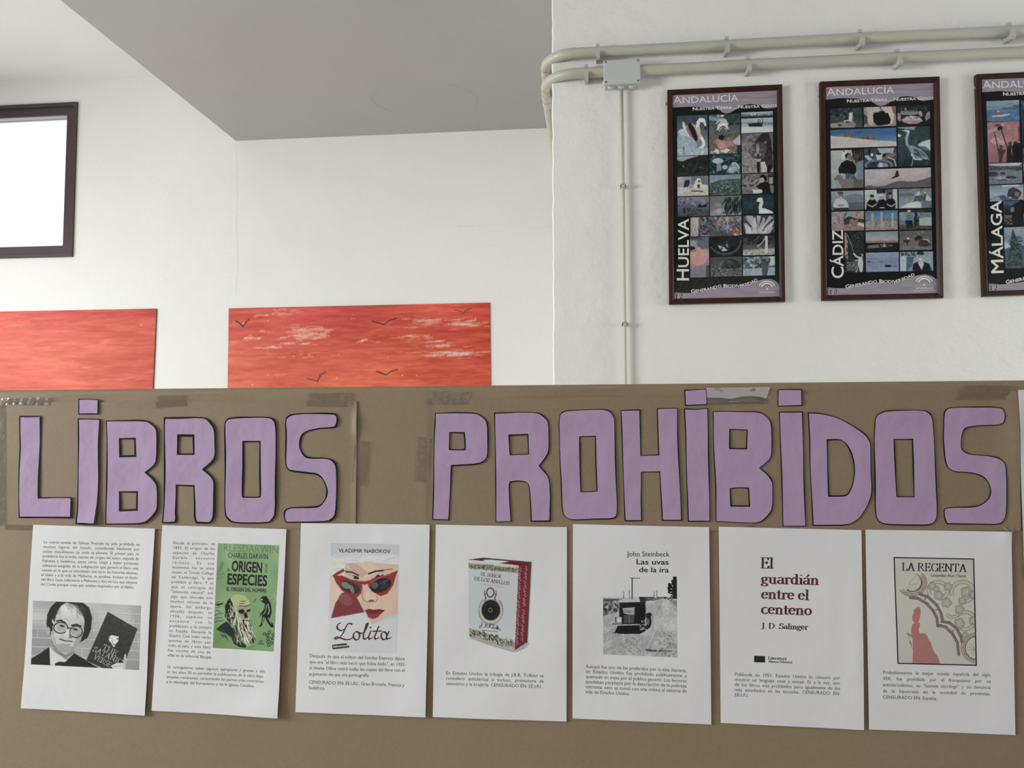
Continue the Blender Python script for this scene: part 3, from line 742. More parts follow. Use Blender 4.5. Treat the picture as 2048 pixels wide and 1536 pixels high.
SKIN = 'b48478'
def sp(cnt, size, cols, box, a=.8): return ('s', cnt, size, cols, box, a)
HUELVA = [
 ('H1', 218, 525, 613, 1022, [('g', '39454e', '56636f', '8ea4b2'), ('blur', 1), ('p', '8fa9bd', [218, 800, 260, 720, 340, 720, 440, 830, 480, 900, 440, 950, 330, 965, 218, 930]), ('p', 'c2ced6', [218, 745, 250, 700, 300, 690, 285, 650, 290, 590, 312, 610, 330, 660, 350, 640, 372, 700, 420, 780, 455, 860, 380, 800, 300, 770]), sp(90, 15, ['b3c6d4', '7d99b0', '9db3c4'], (225, 770, 440, 940), .45), ('l', '6f8aa0', 6, [230, 735, 300, 735, 340, 760]),
   ('p', 'a3605e', [330, 690, 350, 640, 400, 650, 450, 740, 466, 860, 430, 830, 380, 780]), ('p', 'c48d8c', [400, 620, 440, 630, 490, 690, 520, 760, 505, 840, 478, 880, 466, 800, 440, 700]), ('p', '12161a', [360, 618, 385, 612, 420, 650, 455, 710, 478, 780, 474, 840, 455, 850, 420, 790, 385, 720, 362, 660]), ('l', '3a2c30', 5, [440, 720, 480, 790, 482, 860]),
   ('l', 'd0d9de', 44, [492, 700, 482, 650, 490, 605, 515, 572, 545, 575]), ('l', 'c9a2a2', 34, [490, 680, 505, 750, 530, 810, 552, 850]), ('l', 'd3dce0', 38, [530, 800, 556, 850, 560, 890, 540, 925, 510, 940]), ('e', 'dbe2e4', 545, 580, 36, 28, 30), ('p', 'd5dadc', [555, 570, 580, 590, 592, 640, 582, 668, 566, 640, 548, 605]), ('p', '101418', [568, 668, 597, 655, 592, 690, 582, 708]), ('e', '222222', 563, 606, 5, 5), ('p', '9fb2be', [220, 945, 613, 935, 613, 1022, 220, 1022]), ('l', '36424c', 11, [300, 925, 306, 1012]), sp(26, 22, ['d0dade', '7f98aa'], (230, 960, 600, 1010), .5), ('blur', 1)]),
 ('H1', 627, 510, 1025, 752, [('g', '39484b', '5b6468'), sp(60, 22, ['223032', '2e3f42', '1c2a2a'], (830, 510, 1025, 640)), sp(30, 24, ['7d909a', '8a9ba3'], (630, 520, 760, 590), .6), sp(40, 20, ['6b6460', '48555e'], (640, 660, 1020, 745)), ('p', 'a9b8bc', [760, 570, 790, 545, 830, 560, 850, 640, 770, 640]), ('l', 'a9b8bc', 20, [770, 570, 720, 620]), ('l', 'a9b8bc', 20, [835, 570, 870, 635]), ('e', '8d6b60', 797, 545, 16, 20), ('e', 'dfe3df', 797, 522, 26, 9), ('p', 'd5d3c4', [745, 620, 855, 620, 880, 700, 850, 710, 810, 655, 760, 720, 725, 710]), ('l', '1c2226', 9, [760, 705, 775, 670, 812, 655, 845, 675, 860, 705]), ('l', '2b3a44', 14, [870, 700, 890, 725]), ('l', '2b3a44', 14, [745, 705, 735, 735])]),
 ('H1', 1040, 482, 1445, 527, [('g', 'b7c3c2', '6f8c98', '203040'), sp(20, 14, ['c6cfd0', '3f6675'], (1040, 500, 1445, 520))]),
 ('H1', 1040, 560, 1447, 728, [('g', 'a5b1b8', '9ba6ac', 'c2c7c4'), ('p', '7b858c', [1040, 610, 1447, 600, 1447, 640, 1040, 640]), ('p', 'a7b0b4', [1050, 620, 1100, 620, 1140, 665, 1060, 670]), ('p', '1d1f22', [1130, 625, 1250, 612, 1310, 615, 1310, 660, 1140, 660]), ('l', '24282b', 8, [1250, 640, 1265, 565]), ('l', '24282b', 8, [1310, 640, 1310, 562]), ('l', '24282b', 7, [1280, 640, 1282, 575]), ('p', 'c6cac8', [1040, 670, 1447, 662, 1447, 735, 1040, 735])]),
 ('H1', 630, 772, 1030, 1000, [('g', '6c5f58', '75685c'), sp(150, 12, ['8f8272', '554a42', 'a29785', '3c3530'], (630, 770, 1030, 1000)), ('e', '14110f', 785, 800, 38, 32), ('p', '44403c', [830, 770, 870, 770, 820, 820, 800, 830]), ('p', 'b07d73', [700, 850, 740, 820, 800, 840, 900, 850, 950, 880, 940, 910, 840, 935, 790, 960, 745, 930]), ('e', 'c98f86', 790, 905, 48, 42), ('p', 'b3b8bd', [925, 850, 1030, 765, 1030, 895, 960, 890]), ('l', '8f959b', 6, [960, 840, 1000, 890]), ('p', '2b3038', [985, 905, 1030, 900, 1030, 1000, 985, 1000]), ('p', 'd2ccba', [680, 985, 720, 940, 760, 970, 740, 1000]), ('p', 'd8d4c8', [780, 985, 850, 935, 900, 960, 850, 1000]), sp(14, 18, ['c6bfae'], (650, 960, 900, 1000))]),
 ('H1', 1043, 750, 1450, 1243, [('g', '5e5960', '8a8580', '8f8880'), sp(240, 15, ['a7a29c', '5e5960', '857f7c', '47434a'], (1043, 750, 1300, 1240), .6), ('p', '2a2a30', [1300, 745, 1395, 745, 1425, 850, 1440, 1000, 1445, 1180, 1400, 1240, 1370, 1180, 1300, 1120, 1250, 1100, 1200, 1060, 1150, 1000, 1140, 940, 1180, 900]), ('p', '4a474c', [1175, 900, 1200, 870, 1260, 855, 1330, 870, 1365, 920, 1360, 1000, 1320, 1060, 1270, 1085, 1215, 1070, 1170, 1010]), ('p', '6f6a6a', [1150, 930, 1185, 900, 1200, 960, 1180, 1020, 1150, 990]),
   ('p', '3c383a', [1172, 835, 1185, 850, 1228, 875, 1190, 905]), ('p', '8a8282', [1180, 850, 1215, 875, 1192, 892]), ('p', '3c383a', [1368, 822, 1375, 880, 1345, 905, 1305, 872]), ('p', '847c7c', [1358, 842, 1362, 880, 1325, 875]), ('l', '232126', 5, [1138, 808, 1175, 840]), ('l', '232126', 5, [1385, 800, 1368, 830]), ('p', '928b8a', [1235, 880, 1262, 875, 1275, 960, 1262, 1010, 1240, 1010, 1232, 960]), ('l', '242226', 5, [1225, 870, 1222, 930]), ('l', '242226', 5, [1250, 865, 1250, 930]), ('l', '242226', 5, [1285, 868, 1290, 930]), ('e', 'b5a894', 1212, 955, 16, 9, 15), ('e', '101014', 1213, 955, 7, 8), ('e', 'b5a894', 1305, 952, 17, 9, -15), ('e', '101014', 1303, 952, 7, 8),
   ('l', '1a191d', 5, [1190, 940, 1230, 952]), ('l', '1a191d', 5, [1330, 935, 1285, 950]), ('e', '8b8684', 1228, 1020, 24, 20), ('e', '8b8684', 1278, 1020, 24, 20), ('p', '141418', [1235, 1015, 1275, 1015, 1262, 1040, 1248, 1040]), ('l', '141418', 4, [1254, 1040, 1254, 1055, 1232, 1062]), ('l', '141418', 4, [1254, 1055, 1278, 1060]), ('h_', 26, ['2a282c', '8d8786'], 4, 36, 70, (1290, 990, 1340, 1060)), ('p', 'a09a98', [1205, 1070, 1300, 1075, 1280, 1120, 1230, 1110]), ('h_', 30, ['4c494e', '1c1c20'], 5, 60, 80, (1320, 900, 1430, 1120)), ('p', 'c4c1bd', [1290, 1115, 1340, 1105, 1372, 1200, 1360, 1245, 1300, 1245]), ('p', '1d1d22', [1240, 1110, 1282, 1112, 1280, 1245, 1245, 1245]), ('p', '131318', [1372, 1160, 1440, 1150, 1410, 1245, 1372, 1245]), ('h_', 14, ['9a9692'], 5, 60, 85, (1300, 1130, 1350, 1200))]),
 ('H1', 220, 1045, 618, 1285, [('g', 'a3afb3', '1d2721'), ('p', '18211c', [220, 1090, 290, 1110, 350, 1080, 440, 1050, 520, 1030, 620, 1030, 620, 1290, 220, 1290]), sp(130, 15, ['141c17', '222f26', '2b3a30', '0e1411'], (222, 1110, 615, 1230)), ('p', '9fa9a8', [282, 1170, 300, 1160, 315, 1180]), ('l', '3f3c37', 6, [430, 1190, 432, 1255]), ('l', '39362f', 7, [600, 1150, 602, 1270]), ('p', '252a22', [220, 1250, 618, 1240, 618, 1290, 220, 1290], .8)]),
 ('H1', 632, 1026, 1032, 1268, [('g', '1b3a44', '12303a', '1c2f36'), sp(80, 20, ['2f6f78', '0f2229', '245560'], (632, 1020, 1032, 1120)), sp(60, 18, ['101a20', '2c4048', '47606a'], (640, 1130, 1030, 1265)), ('e', 'a9b6bb', 740, 1100, 72, 34), ('p', '7f8f98', [725, 1130, 775, 1130, 790, 1215, 725, 1235]), ('e', '9fb0b6', 830, 1180, 34, 30), ('p', '6d8390', [850, 1250, 880, 1170, 930, 1120, 990, 1160, 1000, 1220, 930, 1265]), ('e', '8798a2', 965, 1165, 62, 40, 40), ('l', 'd3dad8', 8, [930, 1125, 980, 1130, 1012, 1175, 1010, 1215]), ('e', 'a4b3ba', 920, 1210, 50, 34, -20), sp(40, 9, ['c0cbcc', '1a262c'], (650, 1215, 1020, 1265))]),
 ('H1', 222, 1305, 620, 1540, [('g', '8b929c', 'a09d9c', 'b3ada6'), ('p', 'a7aba9', [222, 1300, 290, 1305, 290, 1390, 222, 1400]), ('p', '6b717e', [400, 1300, 620, 1295, 620, 1400, 400, 1400]), ('p', '22303e', [320, 1350, 370, 1340, 385, 1380, 355, 1430, 300, 1440]), ('p', 'cbcac2', [430, 1430, 450, 1360, 480, 1340, 520, 1350, 540, 1400, 600, 1410, 620, 1450, 530, 1460, 520, 1480, 450, 1470]), ('e', 'd9d8d0', 497, 1340, 28, 18), ('e', '6e5248', 500, 1360, 18, 16), ('p', '3a2f2c', [475, 1400, 510, 1400, 510, 1480, 490, 1480]), ('p', 'bdb8ae', [222, 1440, 620, 1450, 620, 1545, 222, 1545]), sp(120, 6, ['8e8780', 'd2cdc4'], (225, 1455, 615, 1545)), ('l', '35302e', 12, [410, 1485, 550, 1490])]),
 ('H1', 634, 1285, 1035, 1530, [('g', '6f8c9b', '7d949f', '3b4f4c'), ('p', '41544c', [634, 1390, 760, 1350, 900, 1330, 1035, 1330, 1035, 1535, 634, 1535]), sp(220, 13, ['2d3f3a', '506a5e', '38504a', '7b8f86', '1f2d2b'], (634, 1380, 1035, 1535)), sp(30, 6, ['b6bdb8'], (760, 1350, 1030, 1400)), ('blur', 1)]),
 ('H1', 1048, 1270, 1455, 1510, [('g', '6a5f5c', '8a8482', '6b6664'), sp(60, 18, ['a29c98', '3e3b40', '574a48'], (1048, 1280, 1270, 1500)), ('p', '2e2a2c', [1380, 1270, 1455, 1265, 1455, 1420, 1380, 1400]), ('p', '9b9690', [1395, 1310, 1445, 1310, 1445, 1390, 1395, 1390]), ('p', '0f1214', [1225, 1430, 1290, 1380, 1350, 1360, 1400, 1390, 1420, 1515, 1310, 1515, 1290, 1470]), ('p', '0f1012', [1270, 1300, 1320, 1270, 1365, 1300, 1365, 1360, 1320, 1350]), ('e', 'b69488', 1305, 1345, 30, 34), ('p', '9c7f74', [1190, 1450, 1250, 1440, 1270, 1470, 1200, 1480]), ('p', 'c9c8c2', [1190, 1470, 1300, 1465, 1315, 1500, 1260, 1515, 1190, 1515])]),
 ('H2', 225, 95, 628, 330, [('g', '7c7f93', '56606b', '434c50'), sp(50, 20, ['3f4658', '6b6f84', '8d8ca0'], (230, 95, 620, 200), .7), sp(120, 14, ['2a3133', '55605f', '384244'], (300, 230, 625, 330)), ('p', '15191c', [470, 190, 500, 175, 540, 200, 590, 180, 600, 215, 500, 225]), ('p', '1a1e22', [295, 240, 315, 230, 325, 280, 300, 300]), ('e', 'c9ccd0', 487, 187, 8, 6)]),
 ('H2', 638, 82, 1043, 318, [('g', '626f72', '6e6a70', '8a8a94'), ('e', '8a6a66', 690, 210, 60, 60, 0, .4), ('e', '7d8986', 745, 190, 45, 25), ('h_', 80, ['1a2226', '2c373c', '39464a'], 14, 110, 110, (830, 90, 1040, 230)), ('h_', 30, ['5a666c', '12181b'], 10, 80, 110, (820, 150, 1040, 250)), ('h_', 18, ['9fa9ae'], 9, 60, 120, (730, 230, 830, 270)), ('blur', 1)]),
 ('H2', 1052, 68, 1458, 298, [('g', '0f3038', '123740', '0f2c34'), ('l', 'c3c6bf', 46, [1290, 300, 1285, 220, 1300, 160, 1290, 120]), ('e', 'd0d2c8', 1275, 125, 42, 28, -20), ('p', 'd0d2c8', [1270, 230, 1340, 235, 1430, 270, 1458, 300, 1300, 302]), ('l', '4a5a5c', 6, [1228, 145, 1170, 200, 1120, 250]), ('l', '3b4f54', 6, [1350, 210, 1370, 130, 1410, 80]), ('l', '3b4f54', 5, [1370, 140, 1345, 90]), ('l', '33474c', 6, [1120, 250, 1085, 210]), ('e', '1a1a1a', 1240, 118, 5, 5)]),
 ('H2', 390, 352, 1045, 582, [('g', '6b6a78', '5d6068', '4a4e52'), ('p', 'b9a0a0', [395, 355, 495, 350, 480, 590, 388, 592]), ('h_', 20, ['8d8290', 'd0b8ae'], 8, 120, 95, (400, 360, 480, 480)), ('p', '8c8496', [490, 520, 560, 490, 640, 560, 640, 590, 480, 592]), sp(130, 22, ['2c3136', '3f464d', '6d7280', 'a28a80', '1d2226'], (500, 350, 1040, 580)), sp(40, 24, ['5d7088', '8297ae'], (800, 380, 900, 500)), sp(20, 26, ['b98063', 'c79a84'], (700, 350, 880, 440), .7), sp(30, 24, ['d0c3b4', '8a5048', 'a87468'], (900, 500, 1040, 580)), ('p', '4c5154', [620, 500, 840, 560, 850, 580, 640, 590]), sp(12, 20, ['c6a06a', '88a0b0'], (960, 340, 1040, 400)), ('h_', 40, ['14181a'], 5, 60, 60, (500, 360, 1000, 520))]),
 ('H2', 1060, 330, 1465, 560, [('g', '40424a', '3a3d44', '2a3034')] + [('p', c_, [1250, 560, *a_]) for c_, a_ in [('8e8c99', [1070, 340, 1180, 400]), ('a6a4b0', [1090, 325, 1190, 330]), ('8a8896', [1200, 330, 1230, 420]), ('aeacb8', [1240, 325, 1290, 335]), ('918f9c', [1320, 340, 1350, 380]), ('a9a7b3', [1400, 330, 1450, 350]), ('7e7c8a', [1460, 380, 1460, 420]), ('b2b0bc', [1070, 420, 1110, 430]), ('8886 94'.replace(' ', ''), [1080, 480, 1120, 560]), ('a3a1ad', [1460, 470, 1400, 560])]] + [('p', 'bab8c4', [1180, 560, 1170, 430, 1220, 340, 1240, 450, 1260, 560]), ('p', 'b1afbb', [1240, 560, 1290, 420, 1340, 350, 1330, 470, 1300, 560]), ('p', 'c0beca', [1300, 560, 1380, 450, 1465, 400, 1430, 480, 1340, 560]), ('p', 'c4c2cc', [1100, 560, 1090, 480, 1070, 430, 1150, 480, 1200, 560]), ('h_', 22, ['75737f'], 4, 90, 100, (1120, 380, 1400, 480))]),
 ('H2', 385, 608, 630, 1115, [('g', '6d7078', 'b48a8c', '80778c'), ('e', 'c98e8a', 500, 850, 130, 110, -35), ('p', '5e6876', [500, 600, 630, 600, 630, 740, 540, 760, 470, 700]), ('p', '3e4650', [385, 600, 520, 605, 560, 640, 480, 640, 385, 630]), ('p', '8b96a2', [385, 650, 450, 650, 470, 720, 385, 715]), ('e', '1c2224', 405, 742, 50, 26), ('l', '8d99a4', 8, [385, 715, 430, 718, 470, 750, 465, 775]), ('l', '39404a', 6, [385, 780, 440, 785, 470, 760]), ('p', '7a7489', [385, 1000, 560, 960, 600, 900, 600, 1115, 385, 1115], .7), ('p', '4d4a4e', [590, 970, 630, 960, 630, 1115, 585, 1115]), ('blur', 3)]),
 ('H2', 635, 600, 1048, 842, [('g', '1c2223', '161b1c'), ('o', '5e7a80', 9, 830, 640, 205, 178, 0, 150), ('o', '3e5256', 5, 830, 640, 222, 196, 20, 130), ('p', 'aab0ae', [740, 710, 800, 715, 870, 775, 800, 785, 765, 755]), ('p', '9aa3a2', [850, 655, 870, 670, 865, 740, 840, 720]), ('p', '7a8483', [885, 680, 895, 690, 880, 750, 875, 740]), sp(20, 16, ['2d3637', '0c1010'], (720, 640, 900, 780))]),
 ('H2', 1060, 590, 1468, 828, [('g', '2b3032', '4a4c4c', '85817c'), sp(90, 20, ['1f2426', '353b3c', '15191a'], (1060, 585, 1468, 700)), ('p', 'a49e98', [1060, 770, 1468, 745, 1468, 832, 1060, 832]), sp(60, 10, ['c7c2bb', '6f6b66'], (1065, 760, 1465, 830)), ('p', 'c6c3bb', [1345, 585, 1378, 590, 1382, 800, 1345, 805]), ('l', 'bdb9b0', 11, [1350, 610, 1310, 670, 1270, 710]), ('p', 'b5808a', [1240, 700, 1275, 695, 1270, 735, 1245, 730]), ('l', '8d8a84', 8, [1270, 730, 1275, 800]), ('l', '5b5550', 8, [1200, 700, 1205, 760]), ('l', '6a635d', 8, [1190, 660, 1240, 620, 1270, 590])]),
 ('H2', 645, 862, 1050, 1100, [('g', '434c4b', '4a5250', '616a69'), sp(200, 12, ['6d7776', '39403f', '80898a', '2a3030'], (648, 950, 1048, 1100)), ('p', '2b302e', [800, 990, 830, 910, 890, 880, 960, 890, 1010, 930, 1040, 970, 1000, 1000, 850, 1005]), sp(60, 12, ['454a45', '1b1f1e', '555a52'], (830, 900, 1010, 990)), ('o', '6b6f68', 4, 885, 925, 22, 18), ('e', '3a3f3c', 820, 960, 24, 34)]),
 ('H2', 1060, 858, 1472, 1090, [('g', '6d7f80', '54666a', '7e97a2'), sp(110, 18, ['37474a', '8aa0a2', 'a9bcbc', '2b3a3c'], (1062, 855, 1300, 1000)), ('p', 'b4c0c0', [1400, 850, 1472, 850, 1472, 960, 1400, 970]), ('p', '8fa6b2', [1062, 1010, 1472, 990, 1472, 1095, 1062, 1095]), ('h_', 40, ['a9bcc4', '6b8290'], 4, 40, 90, (1065, 1010, 1460, 1060)), ('p', '40505f', [1300, 930, 1370, 920, 1390, 1000, 1370, 1095, 1310, 1095]), ('l', '303b3e', 18, [1310, 950, 1265, 960, 1245, 935]), ('l', '303b3e', 20, [1370, 940, 1400, 915, 1405, 880]), ('e', '1b1e1f', 1330, 898, 36, 12), ('e', '4a3f3a', 1332, 915, 18, 16)]),
]
CADIZ = [
 ('C1', 258, 495, 672, 732, [('g', '232b2e', '31393b', '4a4a4a'), sp(120, 18, ['161c1e', '3c474a', '4f5a5c', '28323a'], (260, 495, 670, 640)), ('p', '27363a', [560, 520, 672, 500, 672, 650, 580, 640]), ('p', 'b9b9b4', [500, 545, 548, 540, 540, 640, 495, 640]), ('e', 'c9c7c0', 490, 655, 60, 14), ('p', '8b7f7a', [265, 690, 430, 660, 560, 660, 590, 690, 570, 735, 265, 738]), ('e', '3c3d3e', 365, 710, 45, 18), ('e', '23282a', 480, 665, 30, 10), ('h_', 14, ['d2d0ca'], 4, 60, 85, (505, 550, 535, 590)), ('p', '9a8d86', [262, 685, 340, 680, 380, 730, 265, 732])]),
 ('C1', 688, 478, 1103, 715, [('g', '8e888c', '8c8284'), ('p', 'c0a6a2', [720, 480, 900, 470, 905, 510, 830, 560, 800, 700, 780, 715, 730, 670, 730, 560]), ('p', 'cbb0aa', [905, 475, 1050, 468, 1080, 560, 1060, 680, 1000, 710, 960, 710, 1020, 600]), ('p', '8d4f50', [1040, 468, 1103, 465, 1103, 590, 1060, 540]), ('p', '4c4448', [690, 560, 735, 600, 740, 680, 690, 700]), ('p', '0c0e0e', [805, 570, 840, 540, 880, 545, 900, 525, 940, 525, 960, 550, 1000, 555, 1015, 590, 1035, 630, 1020, 690, 950, 700, 900, 712, 850, 705, 815, 660]), sp(50, 16, ['141818', '070808'], (820, 545, 1020, 700)), ('p', '0d0e0e', [893, 470, 908, 470, 900, 510])]),
 ('C1', 1118, 460, 1537, 702, [('g', '1a272f', '1c2128', '15191e'), ('p', '8a7f7a', [1150, 540, 1250, 520, 1380, 525, 1400, 560, 1300, 580, 1170, 570]), ('e', '6a655f', 1270, 530, 110, 12), ('p', 'a4a4aa', [1165, 640, 1230, 600, 1330, 585, 1400, 600, 1445, 650, 1380, 685, 1270, 690, 1200, 670]), ('p', 'b07f7c', [1190, 650, 1300, 635, 1425, 650, 1380, 680, 1240, 680]), sp(30, 14, ['5d6068', 'c0c0c4'], (1240, 590, 1400, 640)), ('p', 'b58c88', [1470, 610, 1500, 545, 1537, 530, 1537, 610, 1490, 650]), ('h_', 10, ['7b4a4c'], 5, 40, 0, (1480, 560, 1510, 620)), ('e', 'a2938a', 1415, 560, 22, 38, -20), ('p', '9a8a88', [1120, 550, 1160, 560, 1160, 660, 1120, 640]), ('l', '7d8587', 5, [1165, 480, 1168, 530]), ('e', '8f9792', 1222, 500, 14, 14), ('l', '8a8f90', 4, [1330, 490, 1332, 520]), ('l', '8a8f90', 4, [1365, 490, 1366, 520]), ('l', '6f767a', 4, [1470, 460, 1490, 520])]),
 ('C1', 262, 768, 1107, 975, [('g', '2c5f94', '3a6d9e', '7d98ae'), ('p', '7f6f69', [340, 845, 390, 820, 510, 815, 560, 850, 700, 850, 800, 855, 850, 885, 800, 895, 560, 870]), sp(90, 10, ['6f5a50', '8f8078', '5a4a42'], (400, 822, 540, 860)), sp(90, 10, ['5f4a42', '7d6f6a', '4a3c36'], (590, 845, 840, 885)), ('p', 'bdb5b2', [262, 845, 420, 855, 700, 885, 900, 905, 1107, 915, 1107, 990, 262, 1010])]),
 ('C1', 1122, 732, 1545, 1225, [('g', '2c3c3e', '33464a', '1c2a30'), ('p', '7d8c90', [1122, 722, 1360, 720, 1330, 770, 1260, 760, 1122, 740]), sp(40, 20, ['253436', '43565a'], (1122, 740, 1545, 1200), .5), ('l', '8fa0b0', 34, [1262, 790, 1235, 870, 1240, 950, 1280, 1000]), ('p', '7b8ca0', [1235, 960, 1330, 970, 1430, 1020, 1500, 1100, 1525, 1150, 1440, 1140, 1350, 1150, 1300, 1080]), ('p', '3c4a5c', [1320, 1000, 1420, 1030, 1490, 1110, 1400, 1110, 1340, 1080]), ('h_', 30, ['a3b2c2', '2f3c4c'], 4, 60, 40, (1310, 990, 1450, 1110)), ('p', 'a8b6c2', [1190, 775, 1240, 755, 1275, 765, 1270, 800, 1240, 800]), ('l', '15191c', 8, [1230, 765, 1275, 762]), ('l', 'b6bfb8', 7, [1175, 770, 1215, 785]), ('l', 'a3b4c0', 22, [1300, 1080, 1340, 1140, 1430, 1145]), ('l', '8b9aa4', 9, [1315, 1130, 1310, 1200, 1298, 1230]), ('p', 'b9c2ca', [1375, 960, 1430, 920, 1545, 885, 1545, 1030, 1480, 1010, 1420, 990]), ('p', '5f7080', [1380, 970, 1480, 980, 1545, 1030, 1545, 1040, 1460, 1020]), ('p', 'c2c9c4', [1122, 815, 1175, 835, 1150, 860, 1122, 850])]),
 ('C1', 266, 1032, 686, 1505, [('g', 'aaa9a2', 'a3a5a3', '8f959b'), ('p', '22231e', [530, 1015, 690, 1010, 680, 1150, 600, 1200, 550, 1120]), ('h_', 50, ['1c1d1a', '34352e', '5b5a50'], 6, 120, 100, (560, 1020, 690, 1120)), ('p', '6f7d8a', [600, 1180, 690, 1150, 690, 1400, 600, 1400]), ('p', 'bfc2c2', [415, 1030, 480, 1020, 470, 1080, 440, 1150, 398, 1150]), ('e', '16191c', 437, 1040, 8, 10), ('p', '14130f', [375, 1330, 360, 1270, 400, 1190, 470, 1150, 540, 1170, 590, 1230, 595, 1300, 560, 1350, 470, 1330, 410, 1320]), ('p', '1b1a18', [445, 1090, 480, 1060, 520, 1075, 520, 1130, 460, 1130]), ('e', '8f6152', 505, 1115, 30, 36), ('p', '3a5878', [450, 1320, 560, 1330, 600, 1400, 560, 1530, 460, 1530, 460, 1400]), ('p', '77726c', [310, 1400, 350, 1340, 390, 1340, 420, 1400, 480, 1390, 560, 1400, 680, 1400, 686, 1530, 420, 1530, 360, 1420, 330, 1410]), ('p', '3f3c3a', [305, 1395, 330, 1385, 330, 1412]), ('p', '5f5a54', [560, 1400, 686, 1400, 686, 1525, 560, 1525]), ('l', '8f6152', 16, [540, 1350, 500, 1400])]),
 ('C1', 694, 1008, 1112, 1237, [('g', '3a424a', '3f4a54', '2a343e'), ('p', '9aa6b0', [860, 1000, 1080, 995, 1060, 1070, 980, 1060, 900, 1080]), ('p', '8a6258', [900, 1150, 960, 1090, 1080, 1060, 1112, 1080, 1020, 1130]), ('p', 'a7b3bc', [695, 1100, 740, 1090, 800, 1150, 760, 1170]), ('e', '5f7182', 880, 1215, 185, 75), ('e', '26323e', 880, 1225, 150, 58), ('e', '6d86a4', 930, 1225, 70, 42), ('p', 'a9b9c8', [890, 1180, 930, 1190, 940, 1240, 880, 1245]), ('p', 'b9c0c4', [840, 1080, 930, 1075, 920, 1140, 860, 1150]), ('e', '23282c', 882, 1075, 34, 12), ('e', 'c8c8c4', 792, 1085, 18, 20), ('p', '14181c', [750, 1010, 780, 1010, 770, 1080, 740, 1080]), ('l', 'b9c3ca', 12, [1000, 1120, 1080, 1150, 1100, 1230]), ('p', '14181c', [930, 1080, 975, 1080, 960, 1115, 930, 1110])]),
 ('C1', 700, 1275, 1550, 1497, [('g', 'b4a8aa', 'ada2a6', '9c9198'), ('p', '5d5459', [700, 1495, 760, 1475, 850, 1495, 960, 1480, 1060, 1440, 1140, 1420, 1250, 1425, 1350, 1425, 1450, 1400, 1550, 1365, 1550, 1510, 700, 1530]), ('p', '2a2428', [1010, 1385, 1040, 1390, 1085, 1355, 1105, 1285, 1130, 1295, 1135, 1335, 1148, 1345, 1125, 1370, 1100, 1375, 1045, 1395])]),
 ('C2', 270, 82, 688, 315, [('g', '8c939a', '7f8890', '4c5660'), ('p', '6b7680', [430, 150, 560, 110, 688, 130, 688, 240, 430, 240]), ('p', '525e68', [480, 225, 688, 220, 688, 310, 490, 315]), ('l', '39434c', 5, [520, 232, 660, 228]), ('p', 'aeb9c2', [290, 270, 320, 190, 370, 165, 430, 175, 480, 220, 497, 290, 440, 300, 330, 300]), ('e', '7d5f58', 395, 140, 30, 36), ('e', '3a3f42', 388, 102, 42, 16), ('p', 'c6c0b8', [365, 150, 415, 155, 400, 175]), ('p', '2b2824', [310, 295, 490, 290, 495, 320, 300, 322]), ('e', '9c8278', 395, 262, 45, 16)]),
 ('C2', 700, 65, 1120, 300, [('g', 'a8b5b8', 'a3aeb2'), ('p', '3c4f58', [970, 50, 1060, 50, 1060, 200, 970, 200]), ('p', '1c2226', [850, 55, 970, 52, 960, 130, 860, 140]), ('p', '9aa6aa', [850, 110, 960, 105, 960, 190, 850, 190]), ('p', '0e1112', [725, 235, 760, 190, 830, 185, 870, 240, 860, 315, 720, 315]), ('p', '101214', [860, 230, 880, 190, 940, 180, 990, 220, 990, 310, 860, 310]), ('p', '0d1012', [975, 200, 1020, 175, 1070, 180, 1100, 230, 1090, 305, 985, 305]), ('e', 'a58a80', 795, 165, 26, 32), ('e', '15120f', 793, 140, 28, 16), ('e', 'a0887e', 912, 155, 26, 34), ('e', 'c0c3c2', 912, 128, 27, 16), ('e', '8f766c', 1025, 140, 22, 34), ('e', '1b1613', 1022, 108, 24, 14), ('l', 'b79b90', 15, [735, 250, 800, 280, 855, 240]), ('l', 'b79b90', 15, [985, 245, 1040, 275, 1095, 240]), ('l', 'b79b90', 15, [895, 290, 950, 290]), ('e', '3a3330', 890, 68, 20, 16)]),
 ('C2', 1135, 50, 1558, 290, [('g', '6f7a84', '7a8894', '8b97a2'), sp(30, 10, ['454b50', '5c636a'], (1140, 42, 1555, 75)), ('p', '5b6570', [1140, 110, 1330, 100, 1330, 140, 1140, 150]), ('p', 'b4b8ba', [1310, 230, 1350, 130, 1395, 75, 1420, 130, 1390, 135, 1340, 150]), ('p', '4b5662', [1310, 230, 1350, 140, 1450, 130, 1470, 200, 1400, 210]), ('p', 'c0c2c0', [1160, 290, 1250, 235, 1380, 205, 1425, 230, 1425, 292]), ('p', '5f6c78', [1425, 230, 1500, 180, 1558, 200, 1558, 290, 1425, 292]), ('p', 'b7bbbb', [1470, 195, 1500, 120, 1555, 180, 1540, 205]), ('p', '39424c', [1460, 105, 1485, 110, 1480, 180, 1450, 220]), ('e', 'c0c0ba', 1472, 100, 12, 12)]),
